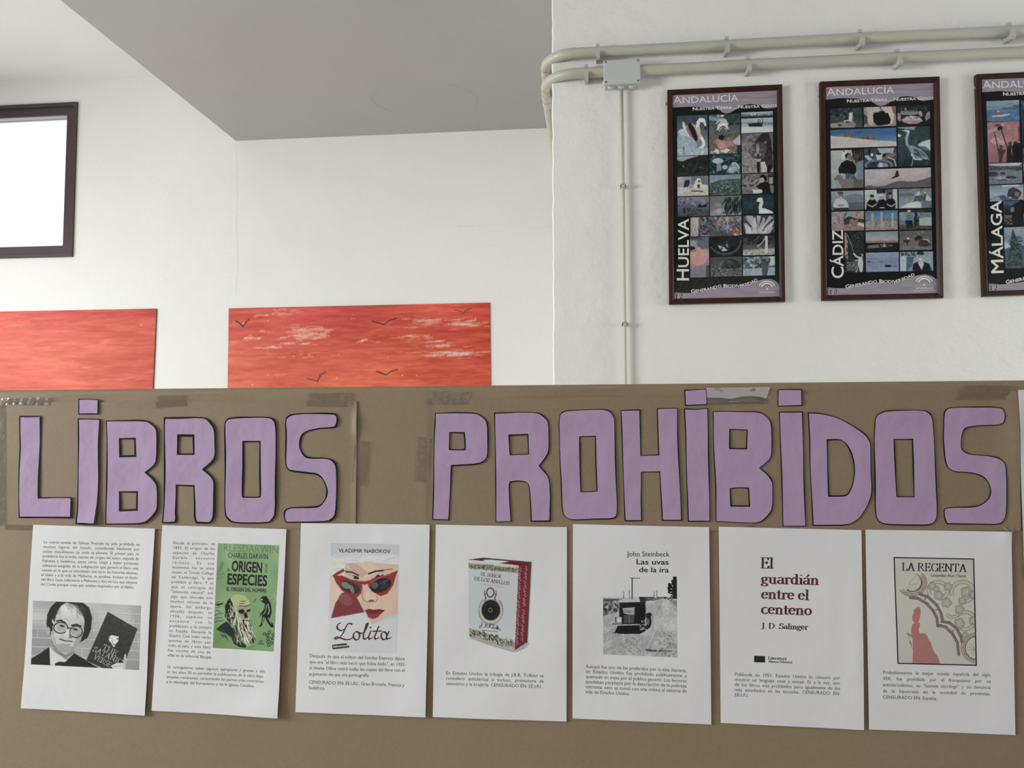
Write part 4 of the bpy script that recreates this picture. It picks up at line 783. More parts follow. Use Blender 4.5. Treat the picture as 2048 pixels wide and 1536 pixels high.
 ('C2', 275, 345, 692, 580, [('g', '8b9498', '8b7c80', '8c7478'), sp(90, 16, ['a88890', '7d666c', 'b49aa0'], (275, 350, 430, 540)), ('p', '2a2e32', [430, 440, 500, 400, 600, 430, 692, 440, 692, 480, 560, 470, 440, 520]), ('p', 'c6c2b8', [600, 470, 692, 500, 692, 540, 610, 510]), ('l', '3c3f42', 10, [470, 345, 430, 420, 440, 480]), sp(60, 14, ['a3824a', 'b8684a', 'cda765', '8b5a4a'], (500, 440, 620, 560)), ('p', 'a84c40', [590, 350, 635, 348, 640, 395, 590, 400]), ('p', 'c9b080', [600, 370, 640, 372, 630, 400]), ('h_', 30, ['4a4a44', '6f6c5c'], 5, 60, 20, (440, 430, 560, 540)), sp(30, 16, ['a3757c', '7f5a64'], (440, 540, 690, 580))]),
 ('C2', 706, 335, 1123, 570, [('g', '3f6a94', '6388a8', '8f8686'), ('p', '5f6e6a', [706, 445, 900, 440, 1000, 420, 1123, 440, 1123, 480, 706, 480]), ('p', 'a9b4ba', [810, 455, 840, 440, 880, 458]), ('p', '8b7f7e', [706, 470, 1123, 460, 1123, 575, 706, 575]), sp(120, 9, ['a89c9a', '6a5f5e', '5b5252', 'b4a8a4'], (706, 470, 1123, 575)), ('p', '7a7274', [755, 380, 780, 380, 778, 530, 762, 530]), ('p', '978d8c', [785, 355, 820, 355, 812, 540, 785, 540]), ('e', '8a807e', 803, 358, 24, 7), ('e', '7a7070', 769, 383, 17, 6), ('p', 'a0959a', [902, 348, 932, 345, 935, 540, 900, 540]), ('e', '948a88', 917, 348, 22, 6), ('p', 'a89d9c', [1042, 365, 1068, 362, 1072, 540, 1045, 540]), ('e', '9a908e', 1055, 366, 20, 6), ('l', '867c7c', 14, [895, 410, 895, 500]), ('l', '867c7c', 10, [968, 410, 968, 500]), ('l', '867c7c', 10, [1012, 425, 1012, 500]), ('l', '6d6464', 14, [850, 450, 850, 520])]),
 ('C2', 1140, 322, 1560, 560, [('g', '73838a', '6f7c80', '4e5a52'), ('p', '20262a', [1140, 315, 1560, 305, 1560, 350, 1140, 350]), ('p', '9ca8aa', [1395, 430, 1500, 410, 1560, 415, 1560, 520, 1400, 530]), ('p', '3f4a40', [1140, 510, 1560, 520, 1560, 565, 1140, 572]), ('p', '7b8c90', [1150, 350, 1230, 345, 1220, 440, 1150, 450]), ('p', '4a6f96', [1225, 395, 1260, 375, 1310, 380, 1330, 430, 1320, 455, 1215, 455]), ('l', 'a39288', 18, [1218, 410, 1205, 460]), ('p', '16181a', [1215, 455, 1310, 455, 1315, 550, 1240, 560]), ('e', '8b6c60', 1267, 352, 22, 26), ('e', 'c9c5b0', 1267, 332, 26, 12), ('p', '1c2428', [1335, 320, 1370, 320, 1375, 500, 1340, 520]), ('h_', 20, ['1a2226'], 8, 100, 95, (1340, 360, 1400, 460)), ('l', '2b3438', 7, [1410, 330, 1430, 400])]),
 ('C2', 440, 602, 697, 1112, [('g', '1c2426', '20282a', '2b2e2d'), sp(70, 14, ['2c3a3e', '15191b', '3b4b52'], (480, 600, 697, 800)), ('p', 'a87a7a', [442, 605, 460, 610, 475, 700, 478, 760, 470, 850, 490, 920, 480, 960, 445, 900]), sp(30, 12, ['5c3c3c', 'c49a98'], (445, 700, 485, 940)), ('l', '8f9a98', 6, [470, 620, 520, 740, 560, 870]), ('l', 'b9bcb6', 22, [560, 880, 600, 920, 640, 930]), ('p', 'b4b8b4', [620, 930, 670, 920, 680, 1000, 670, 1115, 640, 1115, 620, 1040, 600, 1115, 580, 1115, 610, 1000]), ('e', 'a7aaa4', 662, 900, 20, 20), ('e', '2b2422', 650, 903, 14, 14), ('e', '545a56', 540, 1040, 75, 60), sp(70, 9, ['7f867f', '2f3431'], (470, 990, 600, 1090)), ('l', 'b4b8b4', 14, [575, 968, 625, 965])]),
 ('C2', 712, 600, 1130, 832, [('g', '6f8c98', 'a09a90', '1a1c1e'), ('p', '7d5d50', [712, 715, 1130, 710, 1130, 740, 712, 742], .6), ('p', '14181a', [712, 742, 1130, 738, 1130, 842, 712, 845]), ('p', '6f6a5a', [740, 775, 900, 760, 1060, 765, 1050, 785, 900, 800, 740, 815]), sp(12, 12, ['181a1a'], (850, 770, 1040, 790)), ('e', 'd0704f', 948, 752, 8, 10), ('p', 'b5aa8a', [940, 760, 960, 760, 965, 790, 935, 790])]),
 ('C2', 1145, 590, 1565, 826, [('g', '545458', '605e5c', '706c6a'), sp(100, 12, ['77736f', '464648', '8a8580'], (1148, 590, 1560, 830), .5), ('p', '231b18', [1335, 680, 1380, 650, 1450, 665, 1420, 700, 1350, 715]), ('p', '3a2c26', [1380, 780, 1400, 710, 1460, 690, 1520, 710, 1545, 770, 1480, 790]), ('l', 'b5b0a6', 12, [1450, 695, 1500, 700, 1530, 730]), ('p', '2b2421', [1195, 705, 1260, 700, 1285, 720, 1250, 740, 1200, 735]), ('e', 'c0bcb2', 1255, 685, 16, 14), ('l', '2b2421', 10, [1245, 735, 1247, 770])]),
 ('C2', 714, 868, 1138, 1104, [('g', '8791b0', '7480a2', '7d8aae'), ('p', '68769a', [720, 945, 800, 935, 890, 945, 870, 955, 720, 958]), ('e', '23283a', 755, 984, 28, 7), ('l', '39415a', 4, [780, 985, 820, 986]), ('l', '4c5574', 4, [890, 982, 950, 985]), ('e', '10131c', 1000, 1038, 46, 14), ('l', '2b3248', 5, [1040, 1040, 1120, 1043]), ('p', '10131c', [955, 1030, 1000, 1020, 960, 1050])]),
 ('C2', 1150, 860, 1578, 1096, [('g', '7b93a8', '8aa0b4', '7a90a4'), ('p', 'a4b2ba', [1155, 915, 1230, 910, 1230, 1100, 1155, 1100]), ('h_', 26, ['1b242c', '2c3a44'], 9, 30, 80, (1160, 862, 1340, 890)), ('p', '4c6070', [1235, 920, 1330, 915, 1310, 1040, 1235, 1100]), ('p', '181c22', [1310, 1100, 1320, 1010, 1390, 975, 1440, 980, 1530, 1010, 1560, 1102]), ('p', 'a9b4ba', [1380, 980, 1440, 975, 1460, 1010, 1430, 1090, 1390, 1020]), ('e', '8f989c', 1412, 920, 40, 52), ('p', '22282c', [1355, 890, 1380, 855, 1440, 852, 1465, 880, 1450, 895, 1380, 895]), ('e', '3a4044', 1395, 915, 8, 4), ('e', '3a4044', 1430, 912, 8, 4), ('p', 'c4c8c6', [1395, 940, 1435, 940, 1425, 965, 1400, 965])]),
]
MALAGA = [
 ('M1', 446, 446, 855, 684, [('g', '7a98a6', '5f86a0', '22425e'), ('p', '3d6f96', [446, 555, 855, 545, 855, 690, 446, 690]), ('n', 6, 20, .12), ('p', '3f5a6c', [600, 548, 690, 520, 780, 490, 855, 485, 855, 535, 700, 550]), sp(20, 7, ['a4b0b2'], (680, 500, 800, 525)), ('p', 'b9b4ae', [510, 625, 620, 610, 745, 595, 720, 620, 640, 635, 515, 638]), ('p', 'a04a4a', [555, 580, 610, 572, 615, 612, 560, 620]), ('e', 'c6c0ba', 592, 570, 12, 10)]),
 ('M1', 455, 704, 868, 1190, [('g', 'a06a70', 'a8747a', '8a565e'), ('e', 'd6bcb8', 560, 930, 60, 40, 0, .6), ('e', 'c4a09c', 640, 930, 40, 60, 0, .6), sp(30, 24, ['b07c80', '9a646a'], (460, 720, 860, 950), .4), ('p', 'a89494', [465, 800, 560, 770, 620, 760, 600, 800, 470, 835]), ('p', '22181c', [575, 780, 620, 740, 655, 775, 600, 810]), ('p', '5a3a40', [530, 745, 580, 725, 620, 730, 590, 760]), ('e', 'a89a9c', 645, 735, 24, 18), ('l', '33202a', 11, [540, 820, 570, 930, 600, 1080, 610, 1190]), ('l', '33202a', 14, [630, 790, 665, 900, 700, 1010]), ('p', '4a2c34', [590, 1060, 620, 1000, 650, 1040, 690, 1040, 650, 1120, 640, 1195, 605, 1195]), ('p', '2a1a20', [690, 1195, 700, 1020, 730, 960, 760, 980, 750, 1060, 780, 1195]), ('p', '1c1218', [770, 1195, 760, 1000, 800, 950, 868, 960, 868, 1195]), ('e', '5a3a40', 630, 1005, 22, 24), ('e', '4a2e34', 738, 965, 24, 26), ('e', '2a1a20', 806, 962, 26, 24), ('p', '6a4048', [835, 760, 860, 765, 865, 950, 840, 930])]),
 ('M1', 474, 1214, 890, 1452, [('g', '5b636c', '6f7480', '6b7080'), ('p', 'aab4b4', [474, 1208, 890, 1200, 850, 1235, 600, 1242, 474, 1230]), sp(60, 22, ['323c42', '454f56'], (480, 1250, 890, 1290)), ('e', '2c3a3e', 520, 1340, 70, 30), ('e', '2a3238', 650, 1330, 34, 16), ('p', '8f96a4', [520, 1400, 620, 1370, 800, 1360, 820, 1390, 700, 1410, 530, 1415]), ('e', '262e3a', 750, 1380, 70, 18), ('l', '20262e', 8, [520, 1400, 560, 1410, 700, 1412]), sp(60, 10, ['8086 94'.replace(' ', ''), '565c68'], (480, 1390, 890, 1455), .5)]),
 ('M2', 484, 8, 905, 188, [('g', '6f86a0', '93a2ae', '7d8c9a'), ('p', 'b4bcc0', [630, 5, 840, -5, 845, 15, 640, 22]), ('p', '39536c', [595, 140, 650, 120, 700, 150, 800, 190, 640, 190]), ('l', '56687a', 8, [490, 185, 600, 135]), ('p', '3a3438', [700, 130, 720, 50, 780, 30, 850, 60, 880, 100, 830, 180, 760, 170, 750, 140, 710, 150]), ('p', '8a6a66', [800, 80, 850, 90, 840, 150, 790, 130])]),
 ('M2', 655, 190, 905, 488, [('g', '3a5870', '1c2024', '24201f'), ('p', '335a7a', [655, 195, 720, 200, 800, 250, 720, 245, 655, 240]), ('p', '14171b', [770, 250, 905, 160, 905, 488, 740, 488]), ('p', '60707c', [740, 280, 790, 270, 790, 330, 740, 335]), ('p', '6a5a58', [665, 370, 760, 370, 750, 440, 665, 440]), sp(30, 14, ['2a2524', '7a6a66'], (665, 370, 760, 480))]),
 ('M2', 662, 522, 1080, 1012, [('g', '7f97a2', '6b8494', '2f4548'), ('p', '6f7f94', [662, 640, 730, 620, 800, 650, 850, 630, 950, 640, 1080, 650, 1080, 780, 662, 780]), ('p', 'aab2ba', [665, 680, 720, 720, 760, 770, 665, 780]), ('p', '3c5565', [662, 800, 720, 770, 840, 740, 1080, 760, 1080, 1020, 662, 1020]), ('p', '22363a', [772, 535, 800, 610, 830, 680, 850, 760, 880, 850, 900, 950, 900, 990, 690, 990, 720, 880, 740, 780, 745, 680, 755, 610]), ('h_', 160, ['3a5256', '182628', '4c686c'], 8, 46, 5, (720, 620, 850, 960)), sp(80, 14, ['2c4a48', '456660', '1c3030'], (670, 930, 1000, 1015))]),
 ('M1', 868, 436, 1290, 684, [('g', '2a4a58', '234654', '1a3440'), sp(30, 30, ['3a6070', '1a2c34'], (870, 440, 1290, 680))]),
 ('M1', 880, 696, 1290, 1190, [('g', '2c4450', '1c2a30', '39424a'), sp(50, 30, ['1a2228', '44565e'], (880, 700, 1290, 1190))]),
 ('M2', 902, 350, 1290, 495, [('g', '6a6a66', '44443f'), sp(20, 20, ['8a8a84', '33332f'], (902, 350, 1290, 490))]),
]
_r = random.Random(12)   # the photos of the third poster that lie beyond the edge of the frame: plain landscapes
for x0, y0, x1, y1 in ((1302, 420, 1725, 668), (1302, 680, 1725, 928), (1302, 940, 1725, 1188), (900, 1200, 1725, 1448), (905, 1460, 1300, 1700), (1312, 1456, 1735, 1700), (1312, 1712, 1740, 1960), (1095, 1990, 1310, 2480), (1322, 1975, 1745, 2225), (1325, 2235, 1750, 2480)):
    top_, mid_, low_ = [_r.choice(q) for q in (('6f8ca6', '8fa3ad', '4f6f8c', '9a8f92'), ('5b6b70', '6f7f78', '50606a'), ('2e3b38', '3c4140', '4a4238'))]
    h_ = y0 + (y1 - y0) * _r.uniform(.35, .6)
    MALAGA.append(('M1', x0, y0, x1, y1, [('g', top_, mid_), ('p', low_, [x0 - 9, h_ + 20, x0 + 120, h_ - 30, x0 + 260, h_ + 10, x1 + 9, h_ - 40, x1 + 9, y1 + 9, x0 - 9, y1 + 9]), sp(90, 15, ['24302e', '56635e', '6d6a60'], (x0, h_, x1, y1), .6)]))
def poster_content(kind):
    def f(crop, inner, Yp, root):
        top, bot = {'h': ('H1', 'H2'), 'c': ('C1', 'C2'), 'm': ('M1', 'M2')}[kind]
        c = poster_base(inner, Yp, root, top, bot, 3, kind == 'h', 0)
        pr = c.mesh('print', Yp, 0, M['poster_print'], root, gain=1.15)
        W_ = 'white_ink'
        if kind == 'h':
            hd = [(160, 248), (1502, 185), (1502, 400), (1470, 420), (1400, 430), (1330, 425), (1290, 395), (1230, 380), (1150, 370), (1080, 385), (1020, 410), (960, 445), (900, 482), (850, 492), (800, 480), (770, 455), (730, 430), (600, 415), (400, 405), (162, 415)]
            ft = [(183, 1310), (300, 1320), (420, 1318), (560, 1302), (700, 1262), (850, 1240), (1000, 1250), (1120, 1220), (1240, 1165), (1330, 1142), (1420, 1140), (1480, 1165), (1520, 1205), (1535, 1235), (1535, 1362), (185, 1393)]
            lilac_band('header_band', top, hd, Yp, pr, 1); lilac_band('footer_band', bot, ft, Yp, pr, 2)
            t = Text(); t.line(top, 'Andalucía', (172, 368), (1003, 332), 92, sc=.88, res=4); t.build('lettering', Yp, .0002, M[W_], pr)
            t = Text(); t.line(top, 'Nuestra Tierra ...Nuestra Gente', (415, 455), (1500, 408), 40, sc=.80, bold=.02); t.build('lettering', Yp, .0002, M[W_], pr)
            t = Text(); t.line(bot, 'Huelva', (367, 1172), (366, 372), 150, sc=.88, res=4, bold=.012); t.build('lettering', Yp, .0002, M[W_], pr)
            t = Text(); t.curve(bot, 'Generando Biodiversidad', [(398, 1322), (600, 1290), (760, 1250), (900, 1247), (1040, 1245), (1150, 1212), (1255, 1160)], 44, .02, .82); t.build('lettering', Yp, .0002, M[W_], pr)
            t = Text(); emblem(t, bot, 1370, 1255, 103); t.line(bot, 'JUNTA DE ANDALUCIA', (1270, 1320), (1475, 1312), 15, bold=.02); t.build('emblem', Yp, .0002, M[W_], pr)
            camera_mark(bot, 207, 1328, Yp, pr, .95); photos(inner, HUELVA, Yp, pr)
        elif kind == 'c':
            hd = [(200, 208), (1590, 152), (1590, 370), (1540, 385), (1450, 397), (1390, 385), (1340, 350), (1250, 335), (1170, 340), (1080, 375), (1010, 420), (960, 450), (905, 462), (860, 450), (800, 410), (720, 385), (600, 365), (400, 358), (203, 380)]
            ft = [(222, 1310), (330, 1322), (460, 1320), (600, 1298), (750, 1262), (880, 1248), (1040, 1262), (1160, 1238), (1280, 1190), (1380, 1155), (1480, 1145), (1560, 1165), (1610, 1200), (1640, 1240), (1640, 1382), (225, 1410)]
            lilac_band('header_band', top, hd, Yp, pr, 1); lilac_band('footer_band', bot, ft, Yp, pr, 2)
            t = Text(); t.line(top, 'Andalucía', (215, 330), (1078, 298), 95, sc=.88, res=4); t.build('lettering', Yp, .0002, M[W_], pr)
            t = Text(); t.line(top, 'Nuestra Tierra ...Nuestra Gente', (468, 418), (1588, 376), 41, sc=.80, bold=.02); t.build('lettering', Yp, .0002, M[W_], pr)
            t = Text(); t.line(bot, 'Cádiz', (430, 1200), (418, 575), 150, sc=.88, res=4, bold=.012); t.build('lettering', Yp, .0002, M[W_], pr)
            t = Text(); t.curve(bot, 'Generando Biodiversidad', [(455, 1326), (640, 1295), (800, 1258), (950, 1255), (1090, 1258), (1200, 1222), (1345, 1160)], 46, .02, .82); t.build('lettering', Yp, .0002, M[W_], pr)
            t = Text(); emblem(t, bot, 1462, 1262, 108); t.line(bot, 'JUNTA DE ANDALUCIA', (1358, 1330), (1578, 1326), 18, bold=.02); t.line(bot, 'CONSEJERIA DE MEDIO AMBIENTE', (1318, 1362), (1630, 1356), 12); t.build('emblem', Yp, .0002, M[W_], pr)
            camera_mark(bot, 262, 1336, Yp, pr, .95); photos(inner, CADIZ, Yp, pr)
        else:
            hd = [(388, 168), (1780, 110), (1780, 320), (1700, 330), (1500, 300), (1350, 330), (1200, 400), (1100, 420), (1000, 370), (850, 335), (600, 320), (395, 335)]
            ft = [(475, 1208), (600, 1222), (720, 1215), (900, 1190), (1100, 1150), (1300, 1150), (1600, 1060), (1850, 1120), (1850, 1270), (478, 1300)]
            lilac_band('header_band', top, hd, Yp, pr, 1); lilac_band('footer_band', bot, ft, Yp, pr, 2)
            t = Text(); t.line(top, 'Andalucía', (400, 290), (1235, 262), 95, sc=.88, res=4); t.build('lettering', Yp, .0002, M[W_], pr)
            t = Text(); t.line(top, 'Nuestra Tierra ...Nuestra Gente', (648, 378), (1735, 335), 41, sc=.80, bold=.02); t.build('lettering', Yp, .0002, M[W_], pr)
            t = Text(); t.line(bot, 'Málaga', (660, 1095), (628, 195), 150, sc=.88, res=4, bold=.012); t.build('lettering', Yp, .0002, M[W_], pr)
            t = Text(); t.curve(bot, 'Generando Biodiversidad', [(688, 1218), (860, 1180), (1020, 1145), (1160, 1142), (1300, 1140), (1420, 1105), (1550, 1050)], 46, .02, .82); t.build('lettering', Yp, .0002, M[W_], pr)
            camera_mark(bot, 500, 1232, Yp, pr, .92); photos(inner, MALAGA, Yp, pr)
        return pr
    return f
poster('H1', [(1335.2, 179.2), (1564.8, 168), (1570.8, 602.7), (1338.8, 608.1)], [(1345, 188.8), (1554.7, 178.9), (1559.8, 592.8), (1348.9, 597.7)],
       'dark wood framed photo poster lettered HUELVA, nearest the thin vertical conduit', poster_content('h'))
poster('C1', [(1640.8, 162.7), (1879.7, 152.2), (1887.7, 595.3), (1645.2, 600.5)], [(1651.3, 172.5), (1868.4, 163.8), (1876.3, 585.9), (1655.2, 590.3)],
       'dark wood framed photo poster lettered CÁDIZ, middle one of the three', poster_content('c'))
poster('M1', [(1953.2, 147.9), (2204, 136), (2216, 583), (1967.6, 592.2)], [(1963.2, 157.4), (2192, 148), (2203, 573.5), (1977.8, 581.7)],
       'dark wood framed photo poster lettered MÁLAGA, cut off by the right edge', poster_content('m'))

# ------------------------------------------------------------------ display panel wrapped in kraft paper
tl = px1(0, 780, YB); tr = px1(2048, 760, YB)
sl = (tr[1] - tl[1]) / (tr[0] - tl[0]); zt = lambda x: tl[1] + (x - tl[0]) * sl
BX0, BX1, BZ0 = -1.06, 1.16, .42
panel = thing('display_panel', ((BX0 + BX1) / 2, YB + .014, 0), 'tall freestanding display panel wrapped in brown kraft paper, below the framed posters', 'display panel')
def wrap_profile(x):
    t = zt(x); r = .009; pr_ = [(YB, BZ0)]
    for k in range(60): pr_.append((YB, BZ0 + (t - r - BZ0) * (k + 1) / 60))
    for k in range(1, 9): a = math.pi / 2 * k / 8; pr_.append((YB + r - r * math.cos(a), t - r + r * math.sin(a)))
    for k in range(0, 9): a = math.pi / 2 * k / 8; pr_.append((YB + .030 - r + r * math.sin(a), t - r + r * math.cos(a)))
    pr_.append((YB + .030, BZ0)); return pr_
V = []; Fc = []; nx = 110; n = len(wrap_profile(0))
for i in range(nx + 1):
    x = BX0 + (BX1 - BX0) * i / nx
    for k, (y, z) in enumerate(wrap_profile(x)):
        wob = (.0006 * math.sin(x * 9 + z * 5) + .0005 * math.sin(x * 23 - z * 11)) if y == YB else 0
        V.append((x, y + max(0, wob), z))
for i in range(nx):
    for k in range(n - 1): Fc.append((i * n + k, (i + 1) * n + k, (i + 1) * n + k + 1, i * n + k + 1))
obj('kraft_wrap', V, Fc, M['kraft'], panel, smooth=True)
V, Fc = boxg(BX0 + .002, BX1 - .002, YB + .004, YB + .028, BZ0 + .001, tl[1] - .02); obj('panel_core', V, Fc, M['board'], panel)
for x in (BX0 + .05, BX1 - .05):
    V, Fc = boxg(x - .015, x + .015, YB + .031, YB + .055, .02, zt(x) - .05); bevelled('post', V, Fc, M['metal_leg'], panel, .002, 1)
    V, Fc = boxg(x - .02, x + .02, YB - .22, YB + .27, 0, .022); bevelled('foot', V, Fc, M['metal_leg'], panel, .003, 1)
HH = .0012   # panel face waviness allowance

def sheet_grid(quad, nx, ny, lift, disp, Y=YB, over=None):
    Hi = homog(UNIT, quad)
    U, Vv = np.meshgrid(np.arange(nx + 1) / nx, np.arange(ny + 1) / ny)
    P = happ(Hi, np.stack([U.ravel(), Vv.ravel()], 1)); XZ = px(P, Y)
    d = lift + disp(XZ[:, 0], XZ[:, 1])
    co = np.stack([XZ[:, 0], Y - d, XZ[:, 1]], 1)
    i = np.arange(ny)[:, None] * (nx + 1) + np.arange(nx)[None]
    return co, np.stack([i, i + nx + 1, i + nx + 2, i + 1], 2).reshape(-1, 4)
def make_disp(quad, terms):
    """terms in sheet coordinates u (left-right), v (top-bottom): callable(u, v) -> metres off the panel"""
    XZ = px(quad, YB); H = homog(XZ, UNIT)
    def f(X, Z):
        uv = happ(H, np.stack([np.ravel(X), np.ravel(Z)], 1)); u = uv[:, 0]; v = uv[:, 1]; return terms(u, v)
    return f
G = lambda u, v, cu, cv, su, sv: np.exp(-((u - cu) / su) ** 2 - ((v - cv) / sv) ** 2)

def kraft_sheet(quad, label, terms, nx, ny):
    P = px(quad, YB)
    d = make_disp(quad, terms)
    root = None
    co, f = sheet_grid(quad, nx, ny, .0007, d)
    o = obj('kraft_sheet', co, f, M['kraft_top'], None, smooth=True, loc=(float(P[:, 0].mean()), YB, float(P[:, 1].min())))
    return tagp(o, label, 'paper sheet', 'kraft paper strips behind the lilac words')
kraft_sheet([(12, 805), (714.5, 801.5), (712, 1056), (8, 1060)], 'kraft paper strip behind the first lilac word, its right edge curling off the panel',
            lambda u, v: .0028 * G(u, v, 1.0, .18, .010, .12) + .0012 * G(u, v, 1, .7, .01, .3) + .0006 * G(u, v, .55, 0, .5, .03), 240, 60)
kraft_sheet([(855.7, 799), (2036, 782), (2040, 1061), (852, 1062)], 'kraft paper strip behind the second lilac word, reaching to the white sheet',
            lambda u, v: .0010 * G(u, v, 0, .5, .006, .5) + .0035 * G(u, v, 1, .35, .02, .3) + .0016 * G(u, v, 1, .9, .015, .2) + .0005 * G(u, v, .2, 0, .3, .03), 260, 60)

# ------------------------------------------------------------------ the lilac letters
def inset(P, w):
    P = np.asarray(P, float); n = len(P); A = 0
    for i in range(n): A += P[i][0] * P[(i + 1) % n][1] - P[(i + 1) % n][0] * P[i][1]
    s = 1 if A > 0 else -1; out = []
    for i in range(n):
        a = P[i] - P[i - 1]; b = P[(i + 1) % n] - P[i]; a /= np.linalg.norm(a) + 1e-9; b /= np.linalg.norm(b) + 1e-9
        na = np.array([-a[1], a[0]]) * s; nb = np.array([-b[1], b[0]]) * s; m = na + nb; q = max(.35, np.dot(m, m) / 2)
        wl = w * (1 + .25 * math.sin(i * .55 + P[i][0] * .02))
        out.append(P[i] + m / q * wl)
    return np.array(out)
def rounded(P, passes=2):
    """cut the shallow corners only, as scissors would"""
    P = [np.array(p, float) for p in P]
    for _ in range(passes):
        out = []; n = len(P)
        for i in range(n):
            a, b, c = P[i - 1], P[i], P[(i + 1) % n]; u = b - a; v = c - b
            t = abs(math.degrees(math.atan2(u[0] * v[1] - u[1] * v[0], u @ v)))
            if 9 < t < 58: out += [b - u * .22, b + v * .22]
            else: out.append(b)
        P = out
    return P
def densify(P, step=14):
    out = []; n = len(P)
    for i in range(n):
        a = np.array(P[i], float); b = np.array(P[(i + 1) % n], float); k = max(1, int(np.linalg.norm(b - a) // step))
        for j in range(k): out.append(a + (b - a) * j / k)
    return out
def cut_mesh(name, loops, m, parent, lift, disp, step=.011):
    L3 = [[Vector((float(a), float(b), 0)) for a, b in px(l, YB)] for l in loops]
    flat = [v for l in L3 for v in l]; tris = geometry.tessellate_polygon(L3)
    bm = bmesh.new(); vs = [bm.verts.new((v.x, 0, v.y)) for v in flat]
    for t in tris:
        try: bm.faces.new([vs[i] for i in t])
        except ValueError: pass
    xs = [v.x for v in flat]; zs = [v.y for v in flat]
    for lo, hi, no in ((min(xs), max(xs), (1, 0, 0)), (min(zs), max(zs), (0, 0, 1))):
        k = int((hi - lo) / step)
        for i in range(1, k + 1):
            c = lo + (hi - lo) * i / (k + 1)
            bmesh.ops.bisect_plane(bm, geom=bm.verts[:] + bm.edges[:] + bm.faces[:], plane_co=(c if no[0] else 0, 0, c if no[2] else 0), plane_no=no)
    off = OFF[parent.name]
    co = np.array([v.co[:] for v in bm.verts]); d = disp(co[:, 0], co[:, 2])
    for v, dd in zip(bm.verts, d): v.co = (v.co.x - off[0], YB - lift - dd - off[1], v.co.z - off[2])
    me = bpy.data.meshes.new(name); bm.to_mesh(me); bm.free(); me.materials.append(m)
    for p in me.polygons: p.use_smooth = True
    o = bpy.data.objects.new(name, me); COL.objects.link(o); o.parent = parent; OFF[o.name] = off
    return o
def bx(pts): return pts
def R2B(p): return (p[0] - 1945.6, p[1])
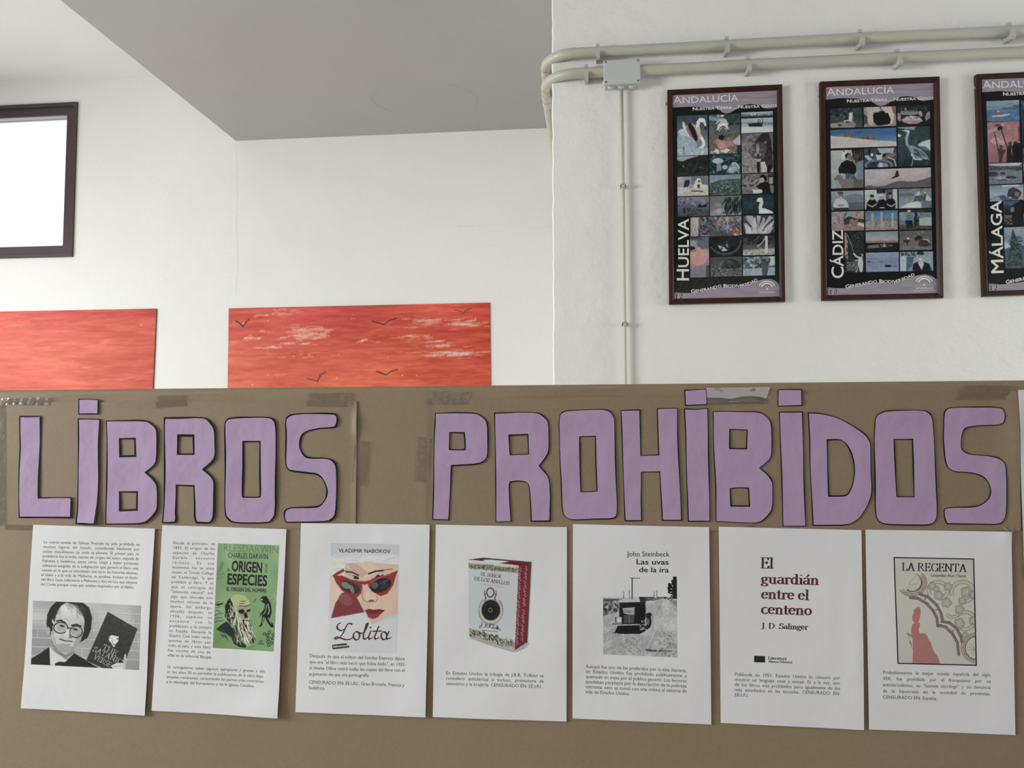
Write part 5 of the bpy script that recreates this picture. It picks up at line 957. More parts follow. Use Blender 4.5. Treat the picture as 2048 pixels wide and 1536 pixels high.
LET = [
 ('A', [(205, 366), (428, 366), (425, 640), (415, 1000), (412, 1198), (748, 1197), (745, 1415), (198, 1412), (197, 900), (207, 700), (204, 500)], [], 'lilac cut-out letter L at the far left, starting the first word', 'letter', 2.0),
 ('A', [(812, 193), (900, 192), (1020, 198), (1017, 352), (810, 354)], [], 'small lilac paper square dotting the I of the first word', 'dot', 1.6),
 ('A', [(805, 392), (1040, 398), (1030, 640), (1028, 1000), (1018, 1250), (1000, 1480), (785, 1475), (800, 1350), (803, 1000), (806, 640)], [], 'tall lilac bar of the letter I in the first word, its foot curling forward', 'letter', 2.0),
 ('A', [(1090, 415), (1490, 402), (1560, 440), (1615, 495), (1632, 540), (1622, 830), (1580, 890), (1508, 945), (1580, 1000), (1625, 1070), (1630, 1200), (1628, 1340), (1570, 1410), (1510, 1465), (1400, 1478), (1085, 1480), (1092, 1000), (1098, 600)], [[(1228, 597), (1398, 592), (1402, 785), (1230, 790)], [(1228, 1140), (1420, 1138), (1420, 1335), (1230, 1343)]], 'lilac cut-out letter B of the first word, beside its letter R', 'letter', 2.1),
 ('B', [(-263, 380), (150, 375), (215, 415), (270, 490), (272, 640), (275, 790), (240, 850), (195, 885), (155, 915), (220, 970), (268, 1040), (266, 1200), (265, 1380), (240, 1440), (200, 1472), (70, 1468), (45, 1420), (45, 1250), (40, 1090), (-126, 1083), (-133, 1350), (-123, 1440), (-145, 1468), (-280, 1465), (-266, 1280), (-262, 900)], [[(-120, 558), (50, 560), (54, 765), (-125, 765)]], 'lilac cut-out letter R of the first word, with thick black marker edge', 'letter', 2.5),
 ('B', [(352, 470), (365, 420), (410, 375), (820, 375), (870, 400), (895, 450), (893, 900), (893, 1370), (850, 1430), (810, 1468), (445, 1470), (385, 1425), (355, 1370), (360, 900)], [[(543, 625), (728, 625), (730, 900), (735, 1190), (715, 1205), (545, 1203), (535, 1180), (542, 900)]], 'lilac cut-out letter O of the first word, between R and S', 'letter', 2.1),
 ('B', [(978, 400), (1010, 360), (1070, 342), (1480, 332), (1510, 360), (1520, 400), (1518, 460), (1490, 492), (1330, 500), (1210, 525), (1160, 560), (1140, 620), (1135, 700), (1160, 750), (1210, 790), (1400, 795), (1470, 815), (1515, 870), (1515, 1100), (1505, 1385), (1465, 1430), (1420, 1455), (1200, 1460), (990, 1462), (965, 1420), (962, 1340), (1000, 1312), (1060, 1300), (1300, 1292), (1350, 1270), (1382, 1225), (1395, 1190), (1402, 1120), (1380, 1050), (1350, 1000), (1300, 970), (1200, 958), (1040, 940), (1000, 915), (975, 850), (980, 600)], [], 'lilac cut-out letter S ending the first word', 'letter', 2.1),
 ('C', [(565, 338), (780, 328), (985, 332), (1060, 380), (1105, 430), (1112, 500), (1112, 740), (1095, 810), (1030, 865), (740, 882), (728, 1100), (710, 1435), (537, 1432), (548, 1000), (553, 600)], [[(713, 535), (870, 535), (880, 640), (880, 712), (860, 720), (708, 717), (712, 620)]], 'lilac cut-out letter P starting the second word', 'letter', 1.7),
 ('C', [(1170, 335), (1420, 325), (1620, 330), (1680, 365), (1725, 420), (1733, 500), (1740, 730), (1700, 800), (1640, 880), (1710, 960), (1740, 1020), (1750, 1200), (1747, 1448), (1545, 1450), (1538, 1250), (1525, 1080), (1500, 1050), (1420, 1037), (1340, 1048), (1328, 1080), (1335, 1250), (1345, 1450), (1185, 1455), (1180, 1000), (1178, 600)], [[(1318, 560), (1520, 553), (1528, 760), (1330, 770)]], 'lilac cut-out letter R of the second word, beside its letter P', 'letter', 1.6),
 ('D', [(88, 390), (110, 340), (150, 310), (350, 302), (580, 295), (630, 330), (665, 390), (672, 700), (680, 1000), (690, 1250), (690, 1390), (650, 1425), (450, 1428), (230, 1438), (165, 1415), (120, 1350), (108, 1000), (95, 700)], [[(300, 578), (470, 572), (475, 850), (487, 1135), (475, 1142), (312, 1147), (303, 900)]], 'lilac cut-out letter O between R and H in the second word', 'letter', 1.5),
 ('D', [(722, 308), (925, 300), (928, 550), (930, 770), (1108, 762), (1100, 550), (1092, 290), (1305, 287), (1310, 550), (1325, 900), (1350, 1440), (1145, 1440), (1130, 1150), (1120, 942), (938, 945), (935, 1200), (943, 1445), (763, 1445), (748, 1000), (735, 650)], [], 'lilac cut-out letter H in the second word', 'letter', 1.5),
 ('D', [(1373, 102), (1600, 92), (1608, 255), (1380, 265)], [], 'lilac paper square dotting the I between H and B', 'dot', 1.4),
 ('D', [(1370, 290), (1490, 297), (1615, 287), (1622, 550), (1630, 1000), (1640, 1448), (1410, 1450), (1395, 1000), (1385, 600)], [], 'tall lilac bar of the letter I between H and B', 'letter', 1.5),
 ('E', [(-281, 318), (0, 320), (180, 320), (230, 340), (290, 390), (325, 445), (330, 600), (328, 770), (290, 830), (205, 900), (280, 960), (325, 1020), (335, 1060), (335, 1320), (290, 1390), (230, 1445), (170, 1468), (4, 1462), (-250, 1450), (-255, 1100), (-275, 700)], [[(-111, 500), (75, 510), (68, 708), (-114, 706)], [(-108, 1108), (-10, 1097), (90, 1103), (100, 1295), (-100, 1293)]], 'lilac cut-out letter B of the second word, under the shiny tape', 'letter', 1.5),
 ('E', [(385, 98), (500, 93), (632, 95), (635, 265), (383, 272)], [], 'lilac paper square dotting the I between B and D', 'dot', 1.4),
 ('E', [(397, 325), (640, 322), (645, 600), (655, 1000), (672, 1498), (435, 1498), (420, 1000), (408, 650)], [], 'tall lilac bar of the letter I between B and D', 'letter', 1.5),
 ('E', [(690, 332), (800, 335), (900, 355), (1000, 385), (1160, 470), (1290, 560), (1330, 630), (1335, 700), (1340, 950), (1352, 1100), (1345, 1190), (1300, 1300), (1220, 1420), (1150, 1465), (1090, 1490), (740, 1493), (725, 1150), (710, 850), (705, 600)], [[(885, 608), (1020, 602), (1090, 650), (1140, 740), (1168, 850), (1172, 950), (1160, 1040), (1130, 1130), (1090, 1193), (900, 1193), (890, 900)]], 'lilac cut-out letter D in the second word', 'letter', 1.5),
 ('F', [(40, 390), (90, 350), (150, 325), (490, 323), (545, 345), (580, 390), (595, 600), (610, 900), (627, 1300), (600, 1370), (550, 1402), (300, 1400), (130, 1395), (70, 1360), (40, 1290), (38, 900), (32, 600)], [[(215, 597), (395, 595), (402, 800), (408, 1137), (240, 1135), (228, 900)]], 'lilac cut-out letter O between D and S in the second word', 'letter', 1.6),
 ('F', [(680, 350), (700, 320), (750, 297), (1205, 292), (1245, 335), (1258, 385), (1245, 440), (1200, 468), (1000, 475), (900, 490), (862, 520), (845, 600), (845, 680), (880, 715), (930, 738), (1100, 748), (1190, 765), (1240, 805), (1260, 840), (1272, 1000), (1272, 1250), (1255, 1330), (1205, 1395), (1000, 1390), (710, 1388), (685, 1340), (682, 1250), (730, 1228), (970, 1222), (1050, 1195), (1100, 1140), (1115, 1080), (1100, 1010), (1060, 960), (1000, 930), (920, 912), (780, 905), (720, 870), (690, 800), (672, 600)], [], 'lilac cut-out letter S ending the second word at the far right', 'letter', 1.5)]
for k, (crp, outer, holes, label, kind, w) in enumerate(LET):
    w = w * (1.35 if k < 7 else 1.2)
    po = np.array(densify(rounded(fix(crp, outer)))); ph = [np.array(densify(rounded(fix(crp, h)))) for h in holes]
    P = px(po, YB); x0, x1, z0, z1 = P[:, 0].min(), P[:, 0].max(), P[:, 1].min(), P[:, 1].max()
    root = thing('paper_letter' if kind == 'letter' else 'paper_square', (float((x0 + x1) / 2), YB, float(z0)), label, 'paper letter' if kind == 'letter' else 'paper square', 'lilac cut-out letters and dots on the display panel')
    rr = random.Random(k * 7 + 3); a1, a2, a3 = rr.uniform(0, 6), rr.uniform(0, 6), rr.uniform(0, 6)
    lift_r = rr.uniform(.0012, .0022) if k < 7 else rr.uniform(.0004, .0009)
    curl = .0045 if k == 2 else 0
    def dsp(X, Z, x0=x0, x1=x1, z0=z0, z1=z1, a1=a1, a2=a2, lr=lift_r, curl=curl):
        u = (X - x0) / (x1 - x0); v = (Z - z0) / (z1 - z0)
        return .00035 * (1 + np.sin(X * 55 + a1)) * (1 + np.sin(Z * 48 + a2)) * .5 + lr * np.clip(u - .45, 0, 1) ** 1.5 * 1.6 + curl * np.exp(-(v / .16) ** 2) * (.5 + u) * .6
    base = .0016 if k != 2 else .0018
    cut_mesh('marker_edge', [po] + [inset(h, w) for h in ph], M['marker'], root, base, dsp)
    cut_mesh('lilac_face', [inset(po, w)] + [inset(h, -w * .15) for h in ph], M['purple'], root, base + .00022, dsp)

# ------------------------------------------------------------------ tapes
def tape(quad, label, m='tape', lift=.0011, rough=.0004, nx=30, ny=8, seed=0, fn=None):
    P = px(quad, YB); r = np.random.RandomState(seed); c = r.uniform(0, 6, 4)
    def t(u, v): return rough * (1 + np.sin(u * 9 + c[0]) * np.sin(v * 5 + c[1])) * .5 + (fn(u, v) if fn else 0)
    co, f = sheet_grid(quad, nx, ny, lift, make_disp(quad, t))
    o = obj('adhesive_tape', co, f, M[m], None, smooth=True, loc=(float(P[:, 0].mean()), YB, float(P[:, 1].min())))
    return tagp(o, label, 'tape', 'strips of clear tape on the kraft paper')
wr = lambda u, v: .0010 * np.abs(np.sin(v * 14 + u * 3)) * (v < .6) + .0004 * np.sin(u * 40)
tape([(7, 796), (104.5, 794), (100, 811), (1, 809)], 'wrinkled clear tape strip at the upper left, left of the first dot', rough=.0010, seed=1, fn=wr, m='tape_shiny')
tape([(-8, 806), (13, 804), (14, 1050), (-10, 1052)], 'long upright clear tape strip along the left edge beside letter L', seed=2, nx=6, ny=40)
tape([(9, 1049), (74, 1050), (68, 1060), (10, 1059)], 'short clear tape strip at the lower left, above the first text sheet', seed=3)
tape([(312, 791), (373, 790), (375, 812), (312, 817)], 'clear tape piece above the R of the first word', seed=4, rough=.0008)
tape([(618, 786), (710, 784), (706, 815), (611, 813)], 'clear tape piece with torn glints above the S of the first word', seed=5, rough=.0009)
tape([(710, 881), (740, 883), (733, 974), (703, 963)], 'darker upright tape strip right of the first word', seed=6, nx=10, ny=24)
tape([(849, 782), (941, 781), (937, 810), (846, 809)], 'matt tape piece above the P of the second word', seed=7)
tape([(833, 872), (864, 877), (858, 967), (828, 962)], 'upright tape strip left of the P of the second word', seed=8, nx=10, ny=24)
tape([(1412, 776), (1540, 774), (1530, 807), (1412, 808)], 'broad glossy tape strip catching the light between the two right dots', m='tape_shiny', seed=9, nx=60, ny=24, rough=.0002,
     fn=lambda u, v: .0060 * np.exp(-((v - .86 - .05 * np.sin(u * 7)) / .14) ** 2) * (.45 + .3 * np.sin(u * 11)) )
tape([(1925, 770), (2021, 771), (2016, 800), (1906, 800)], 'faint tape piece above the final letter S', seed=10)
tape([(2000, 1052), (2024, 1054), (2024, 1066), (2011, 1065)], 'tiny curled tape corner at the top of the rightmost cover sheet', seed=11, nx=8, ny=6, rough=.001, m='tape_shiny', lift=.0022)
tape([(1488, 1050), (1524, 1051), (1523, 1057), (1488, 1056)], 'sliver of tape above the maroon-lettered sheet', seed=12, nx=8, ny=4)

# plain white sheet cut by the right edge
wq = [(2034, 780), (2330, 778), (2345, 1160), (2046.5, 1160)]
dw = make_disp(wq, lambda u, v: .0030 * G(u, v, 0, .22, .05, .16) + .0012 * G(u, v, 0, .8, .04, .3) + .0006)
P = px(wq, YB); co, f = sheet_grid(wq, 30, 40, .0016, dw)
tagp(obj('paper_sheet', co, f, M['paper'], None, smooth=True, loc=(float(P[:, 0].mean()), YB, float(P[:, 1].min()))), 'blank white sheet cut off by the right edge, beside the final letter S', 'paper sheet')

# ------------------------------------------------------------------ the seven printed sheets
class Sheet:
    def __init__(s, quad, label, terms, gain):
        P = px(quad, YB); s.q = quad; s.gain = gain
        s.d = make_disp(quad, terms); s.root = thing('printed_sheet', (float(P[:, 0].mean()), YB, float(P[:, 1].min())), label, 'printed sheet', 'white printed sheets in a row on the display panel')
        co, f = sheet_grid(quad, 60, 80, .0018, s.d); obj('paper', co, f, M['paper'], s.root, smooth=True)
    def text(s, name, t, m='ink', up=0): return t.build(name, YB, .00188 + up * .15, M[m], s.root, s.d)
    def lines(s, crop, m, up, rows, **kw):
        """each line of a title is a part of its own"""
        for name, t, p0, p1, cap, *k in rows:
            x = Text(); x.line(crop, t, p0, p1, cap, **dict(kw, **(k[0] if k else {}))); s.text(name, x, m, up)
    def pic(s, c, up=0): return c.mesh('picture', YB, .00184 + up * .15, M['print'], s.root, gain=s.gain, disp=s.d)
    def body(s, crop, lines, a0, a1, b0, b1, cap, last=None, hx=.99, ls=0.0, bold=.0):
        """lines of running text between the first baseline a0-a1 and the last baseline b0-b1"""
        t = Text(); n = len(lines); a0, a1, b0, b1 = map(np.array, (a0, a1, b0, b1))
        for i, ln in enumerate(lines):
            k = i / max(1, n - 1); p0 = a0 * (1 - k) + b0 * k; p1 = a1 * (1 - k) + b1 * k; mode = 'just'
            if last and i in last:
                fr = last[i]; p1 = p0 + (p1 - p0) * fr; mode = 'fit'
            t.line(crop, ln, tuple(p0), tuple(p1), cap, mode=mode, res=2, hx=hx, ls=ls, bold=bold)
        return s.text('printed_text', t)

# sheet 1 -----------------------------------------------------------
s1 = Sheet([(68, 1049), (311, 1057), (293, 1429), (45, 1415)], 'leftmost printed sheet, text above a grey photo of a man holding a book',
           lambda u, v: .0030 * G(u, v, 1, .55, .25, .35) + .0028 * G(u, v, .9, 1, .5, .15) + .0015 * G(u, v, 0, 1, .2, .2) + .0004 * np.sin(u * 5 + v * 7), 1.18)
s1.body('c1', ['La cuarta novela de Salman Rushdie ha sido prohibida en', 'muchos lugares del mundo, considerada blasfemia por', 'países musulmanes de todo el planeta. El primer país en',
               'prohibirla fue la India, nación de origen del autor, seguida de', 'Pakistán y Sudáfrica, entre otros. Llegó a haber protestas', 'callejeras surgidas de la indignación que generó el libro; una',
               'novela en la que se entrelazan una serie de historias alusivas', 'al islam y a la vida de Mahoma, su profeta. Incluso el título', 'del libro hace referencia a Mahoma y dos versos que eliminó', 'del Corán porque creía que estaban inspirados por el diablo.'],
        (265, 177), (1003, 197), (241, 500), (984, 524), 21, {9: .972})
c = Canvas([(183 / 3.84 + 20, 617 / 3.84 + 1040), (1021 / 3.84 + 20, 652 / 3.84 + 1040), (1003 / 3.84 + 20, 1147 / 3.84 + 1040), (167 / 3.84 + 20, 1106 / 3.84 + 1040)], 'c1', 1.5, 2, 11)
c.run([('g', 'b4b4b4', '9a9a9a'), ('n', 6, 4, .16)] + [('l', 'c6c6c6', 5, [170, y, 1020, y + 30]) for y in (690, 760, 830, 900, 970, 1040)] + [('l', '8f8f8f', 3, [170, y + 6, 1020, y + 36]) for y in (690, 760, 830, 900, 970, 1040)] +
      [('l', 'c4c4c4', 4, [x, y, x - 4, y + 66]) for x, y in ((230, 700), (270, 770), (220, 840), (250, 980), (660, 720), (700, 660), (930, 690), (960, 760), (1000, 900), (560, 980), (650, 800))] + [
      ('p', '121212', [165, 1065, 240, 1020, 308, 972, 330, 1115, 165, 1108]), ('p', 'cfcfcf', [308, 965, 345, 1010, 440, 1075, 500, 1020, 510, 1045, 440, 1090, 370, 1115, 315, 1112]), ('p', '7d7d7d', [325, 930, 350, 1000, 430, 1062, 500, 1015, 495, 960]),
      ('p', '151515', [350, 1118, 355, 1098, 385, 1085, 430, 1088, 500, 1020, 600, 1078, 690, 1133, 480, 1128]), ('p', '1c1c1c', [285, 800, 290, 730, 315, 670, 360, 625, 560, 630, 612, 670, 636, 745, 628, 840, 600, 905, 548, 935, 520, 950, 330, 900, 300, 860]),
      ('p', 'c0c0c0', [345, 700, 375, 655, 440, 632, 520, 655, 560, 700, 578, 770, 572, 850, 548, 920, 520, 980, 480, 1015, 430, 1030, 380, 1005, 340, 950, 318, 880, 322, 800]), ('e', 'cccccc', 455, 705, 90, 54, 10, .5), ('e', 'd6d6d6', 450, 700, 66, 40, 10, .5), ('e', 'dcdcdc', 440, 680, 50, 24, 10, .5), ('h_', 26, ['5a5a5a', '8e8e8e'], 3, 60, 40, (430, 632, 540, 660), .6), ('h_', 16, ['2c2c2c'], 4, 40, 100, (350, 640, 400, 700), .5),
      ('p', '1a1a1a', [505, 640, 560, 632, 605, 668, 632, 740, 625, 840, 600, 880, 578, 850, 582, 780, 566, 715, 540, 680]), ('p', '1e1e1e', [345, 790, 330, 740, 345, 670, 385, 632, 440, 628, 400, 655, 365, 700]), ('h_', 18, ['3a3a3a', '6a6a6a'], 4, 60, 60, (500, 640, 560, 700), .7), ('p', '8e8e8e', [520, 880, 575, 850, 548, 930, 510, 990, 470, 1012], .7), ('e', '8a8a8a', 425, 985, 75, 34, 10, .6), ('e', 'cccccc', 365, 890, 34, 26, 0, .6), ('e', '9a9a9a', 330, 850, 14, 34, -10, .8), ('p', '181818', [300, 760, 335, 790, 330, 850, 300, 860]), ('e', 'a8a8a8', 300, 850, 14, 32),
      ('e', '8e8e8e', 400, 822, 42, 32, 12, .5), ('e', '868686', 512, 852, 40, 34, 12, .5), ('p', 'b4b4b4', [360, 900, 400, 880, 440, 905, 400, 915], .5), ('p', '9c9c9c', [330, 880, 350, 900, 372, 980, 345, 950], .7), ('p', 'a2a2a2', [545, 770, 575, 800, 565, 850, 540, 830], .6), ('l', '1c1c1c', 12, [362, 775, 395, 768, 430, 790]), ('l', '1c1c1c', 12, [478, 808, 515, 800, 552, 815]), ('e', '2a2a2a', 405, 812, 20, 8, 12), ('e', '2a2a2a', 508, 838, 20, 8, 12),
      ('o', '262626', 8, 395, 826, 54, 42, 0, 360), ('o', '262626', 8, 513, 856, 48, 44, 0, 360), ('l', '262626', 8, [448, 825, 466, 828]), ('l', '1f1f1f', 7, [342, 808, 310, 780]),
      ('p', 'd2d2d2', [440, 830, 462, 850, 470, 895, 440, 900, 425, 890]), ('p', '7b7b7b', [462, 850, 485, 895, 480, 910, 455, 905]), ('l', '4a4a4a', 9, [385, 912, 430, 926, 485, 930]), ('l', '8a8a8a', 6, [405, 950, 440, 956, 470, 950]),
      ('p', '2c2c2c', [758, 702, 993, 830, 872, 1142, 720, 1134, 592, 1076]), ('k_', [758, 702, 993, 830, 872, 1142, 720, 1134, 592, 1076]), ('s', 260, 13, ['1d1d1d', '3b3b3b', '474747'], (600, 710, 980, 1130), .4), ('k_',), ('l', '6f6f6f', 4, [758, 702, 592, 1076, 690, 1133]),
      ('p', 'dadada', [765, 895, 790, 880, 815, 885, 845, 890, 842, 925, 820, 950, 812, 972, 798, 965, 785, 940, 770, 925]), ('s', 14, 6, ['2c2c2c'], (770, 890, 840, 960), .8), ('l', '9c9c9c', 3, [710, 1128, 640, 1105, 660, 1112]),
      ('p', 'b8b8b8', [888, 1030, 900, 1018, 905, 1060, 895, 1140, 870, 1142]), ('p', 'd0d0d0', [782, 1115, 830, 1092, 875, 1092, 880, 1142, 800, 1138]), ('l', '8f8f8f', 4, [800, 1122, 870, 1112]), ('blur', 1)])
s1.pic(c)
s1.lines('c1', 'grey_ink', .0002, [('title_line', 'THE', (712, 985), (822, 1042), 42), ('title_line', 'SATANIC', (640, 1000), (862, 1108), 40), ('title_line', 'VERSE', (645, 1060), (775, 1128), 40)], font='serif', nw=.10, nt=.05)
s1.lines('c1', 'dim_ink', .0002, [('author_line', 'SALMAN', (752, 762), (985, 862), 30), ('author_line', 'RUSHDIE', (740, 815), (960, 900), 26)], font='serif', nw=.05, nt=.03)

# sheet 2 -----------------------------------------------------------
s2 = Sheet([(326, 1050), (574, 1058), (558, 1434), (305, 1420)], 'second printed sheet with a narrow text column beside a green book cover',
           lambda u, v: .0035 * G(u, v, 1, .6, .2, .3) + .0040 * G(u, v, .95, 1, .4, .12) + .0008 * G(u, v, 0, 1, .2, .2) + .0004 * np.sin(u * 6 + v * 5 + 2), 1.12)
s2.body('c2', ['Desde el principio, en', '1859, El origen de las', 'especies de Charles', 'Darwin encontró', 'rechazo. En ese', 'momento fue su alma', 'mater, el Trinity College', 'en Cambridge, la que', 'prohibió el libro. Y es', 'que el concepto de', '"selección natural" era', 'algo que chocaba con',
               'muchos valores de la', 'época. Sin embargo,', 'décadas después, en', '1936, también se', 'encontró con la', 'prohibición y la censura', 'en España. Durante la', 'Guerra Civil hubo varias', 'quemas de libros por', 'todo el país, y este libro', 'fue víctima de una de', 'ellas en la editorial Bergua.'],
        (183, 184), (503, 192), (140, 1044), (468, 1060), 21, {23: 1.05}, ls=.55)
s2.body('c2', ['Se consiguieron salvar algunos ejemplares y gracias a ello', 'en los años 50 se permitió la publicación de la obra bajo', 'amplias revisiones, censurando las partes más contrarias', 'a la ideología del franquismo y de la Iglesia Católica.'],
        (137, 1134), (890, 1168), (131, 1247), (880, 1284), 21, {1: .985, 2: .995, 3: .905})
c = Canvas(fix('c2', [(525, 177), (999, 192), (960, 1005), (487, 979)]), 'c2', 1.5, 2, 12)
c.run([('g', '8bae7b', '81a870', '79a268'), ('n', 5, 8, .10), ('p', '5f8455', [520, 400, 560, 310, 575, 330, 545, 400], .7), ('p', '5f8455', [515, 410, 590, 405, 540, 425], .7), ('p', '6d9361', [505, 440, 580, 430, 530, 460], .7),
       ('p', '6e9560', [480, 960, 560, 860, 600, 990, 500, 990], .4), ('h_', 14, ['5f8a52'], 5, 90, -60, (500, 860, 620, 960), .4), ('h_', 30, ['5c7f4e'], 3, 50, -50, (840, 540, 990, 700), .5),
       ('p', '1f2d24', [512, 838, 560, 795, 595, 775, 640, 830, 690, 920, 745, 960, 740, 978, 690, 972, 650, 950, 630, 900, 590, 870]), ('p', '1f2d24', [745, 955, 800, 895, 806, 940, 760, 950]), ('h_', 40, ['101612', '33463a'], 4, 50, 55, (540, 800, 680, 900)),
       ('p', '1a1e18', [585, 700, 580, 660, 600, 620, 625, 590, 660, 640, 660, 760, 640, 800, 600, 770, 580, 740]), ('p', 'b5bd86', [620, 600, 650, 574, 690, 568, 735, 582, 770, 620, 778, 670, 770, 700, 690, 720, 650, 700, 640, 640]), ('h_', 34, ['d0d2b4', '20241c', '969a7c'], 4, 44, 80, (590, 620, 640, 730)),
       ('p', '9ba678', [672, 660, 778, 650, 776, 700, 780, 740, 770, 760, 720, 760, 680, 740]), ('l', '1c2018', 5, [690, 655, 740, 660, 775, 648]), ('l', '1c2018', 4, [690, 640, 730, 640]), ('l', '1c2018', 4, [700, 622, 740, 622]), ('p', '171a15', [680, 690, 720, 680, 735, 700, 715, 720, 690, 712]), ('p', '171a15', [745, 690, 778, 680, 775, 700, 752, 705]),
       ('p', '171a15', [722, 720, 745, 700, 758, 745, 735, 752]), ('p', 'c5c8a4', [660, 740, 700, 745, 730, 765, 770, 765, 790, 800, 802, 850, 800, 890, 760, 945, 745, 955, 700, 900, 660, 830, 640, 780]), ('h_', 130, ['d9dac6', '1a1d18', 'e2e3d4', '5b604c', '22261f'], 4.5, 62, 75, (650, 750, 780, 900)), ('l', '1a1d18', 6, [720, 768, 770, 772]),
       ('h_', 40, ['1a1d18', 'cfd1b4'], 4, 50, 95, (610, 690, 680, 790)), ('h_', 12, ['1a1d18'], 4, 36, -5, (500, 640, 540, 650)), ('l', '1b221a', 4, [503, 672, 540, 668]), ('l', '1b221a', 4, [500, 700, 520, 690, 545, 705]), ('l', '1b221a', 4, [500, 730, 530, 718, 565, 714]), ('l', '1b221a', 4, [498, 758, 520, 750, 545, 745, 560, 748]), ('l', '1b221a', 4, [500, 785, 525, 772, 550, 772, 575, 765]),
       ('p', '12160f', [855, 600, 870, 582, 900, 582, 915, 602, 935, 640, 944, 700, 925, 760, 955, 795, 960, 822, 935, 815, 905, 775, 890, 740, 875, 790, 862, 815, 838, 812, 855, 800, 865, 760, 870, 715, 850, 740, 852, 720, 885, 680, 890, 640, 860, 622]),
       ('l', 'b9c9a6', 7, [912, 640, 925, 690, 915, 720]), ('l', 'b9c9a6', 5, [900, 650, 898, 690, 880, 720]), ('l', 'a8bc95', 5, [880, 740, 870, 790]), ('l', 'a8bc95', 5, [915, 745, 940, 790]), ('e', 'a9b98c', 866, 608, 8, 7), ('l', '1c2018', 4, [800, 630, 818, 605])] +
      [('o', '1c231a', 5, x, y, 10, 10, 0, 360) for x, y in ((888, 870), (912, 878), (925, 856), (957, 872), (958, 900), (915, 905), (915, 930), (945, 937), (920, 955))] + [('l', '1c231a', 3, [900, 885, 945, 905, 925, 930]), ('l', '1c231a', 3, [930, 890, 955, 915])])
s2.pic(c)
t = Text(); t.line('c2', 'RLESDARWIN', (565, 238), (992, 256), 56, bold=-.01); s2.text('faded_lettering', t, 'mid_ink', .0001)
s2.lines('c2', 'black_ink', .0002, [('author_line', 'CHARLES DARWIN', (602, 289), (913, 299), 40), ('title_line', 'ORIGEN', (630, 389), (868, 402), 76, dict(bold=.03)), ('title_line', 'EL', (598, 390), (618, 391), 20, dict(bold=.01)), ('title_line', 'DE LAS', (906, 404), (908, 337), 20, dict(bold=.01)),
 ('title_line', 'ESPECIES', (594, 489), (904, 503), 78, dict(bold=.03)), ('title_line', 'EL ORIGEN DEL HOMBRE', (590, 541), (900, 553), 27, dict(bold=.02)), ('imprint_line', 'LA', (845, 932), (870, 933), 16, dict(bold=.02)), ('imprint_line', 'LIBSA', (832, 950), (884, 952), 12, dict(bold=.01))])

# sheet 3 -----------------------------------------------------------
s3 = Sheet([(603, 1046), (860, 1049), (852, 1433), (592, 1423)], 'printed sheet whose cover shows a blonde woman in red sunglasses',
           lambda u, v: .0016 * G(u, v, 1, .8, .25, .3) + .0014 * G(u, v, .5, 1, .5, .15) + .0005 * np.sin(u * 7 + v * 6 + 1), 1.28)
s3.body('c3', ['Después de que el editor del Sunday Express dijera', 'que era "el libro más sucio que había leído", en 1955', 'el Home Office retiró todas las copias del libro con el', 'argumento de que era pornografía.'], (154, 1052), (884, 1074), (149, 1190), (884, 1208), 25, {3: .63})
s3.body('c3', ['CENSURADO EN: EE.UU., Gran Bretaña, Francia y', 'Sudáfrica.'], (147, 1252), (881, 1276), (147, 1295), (881, 1318), 25, {1: .175})
c = Canvas(fix('c3', [(317, 177), (843, 185), (822, 1021), (293, 1005)]), 'c3', 1.5, 2, 13)
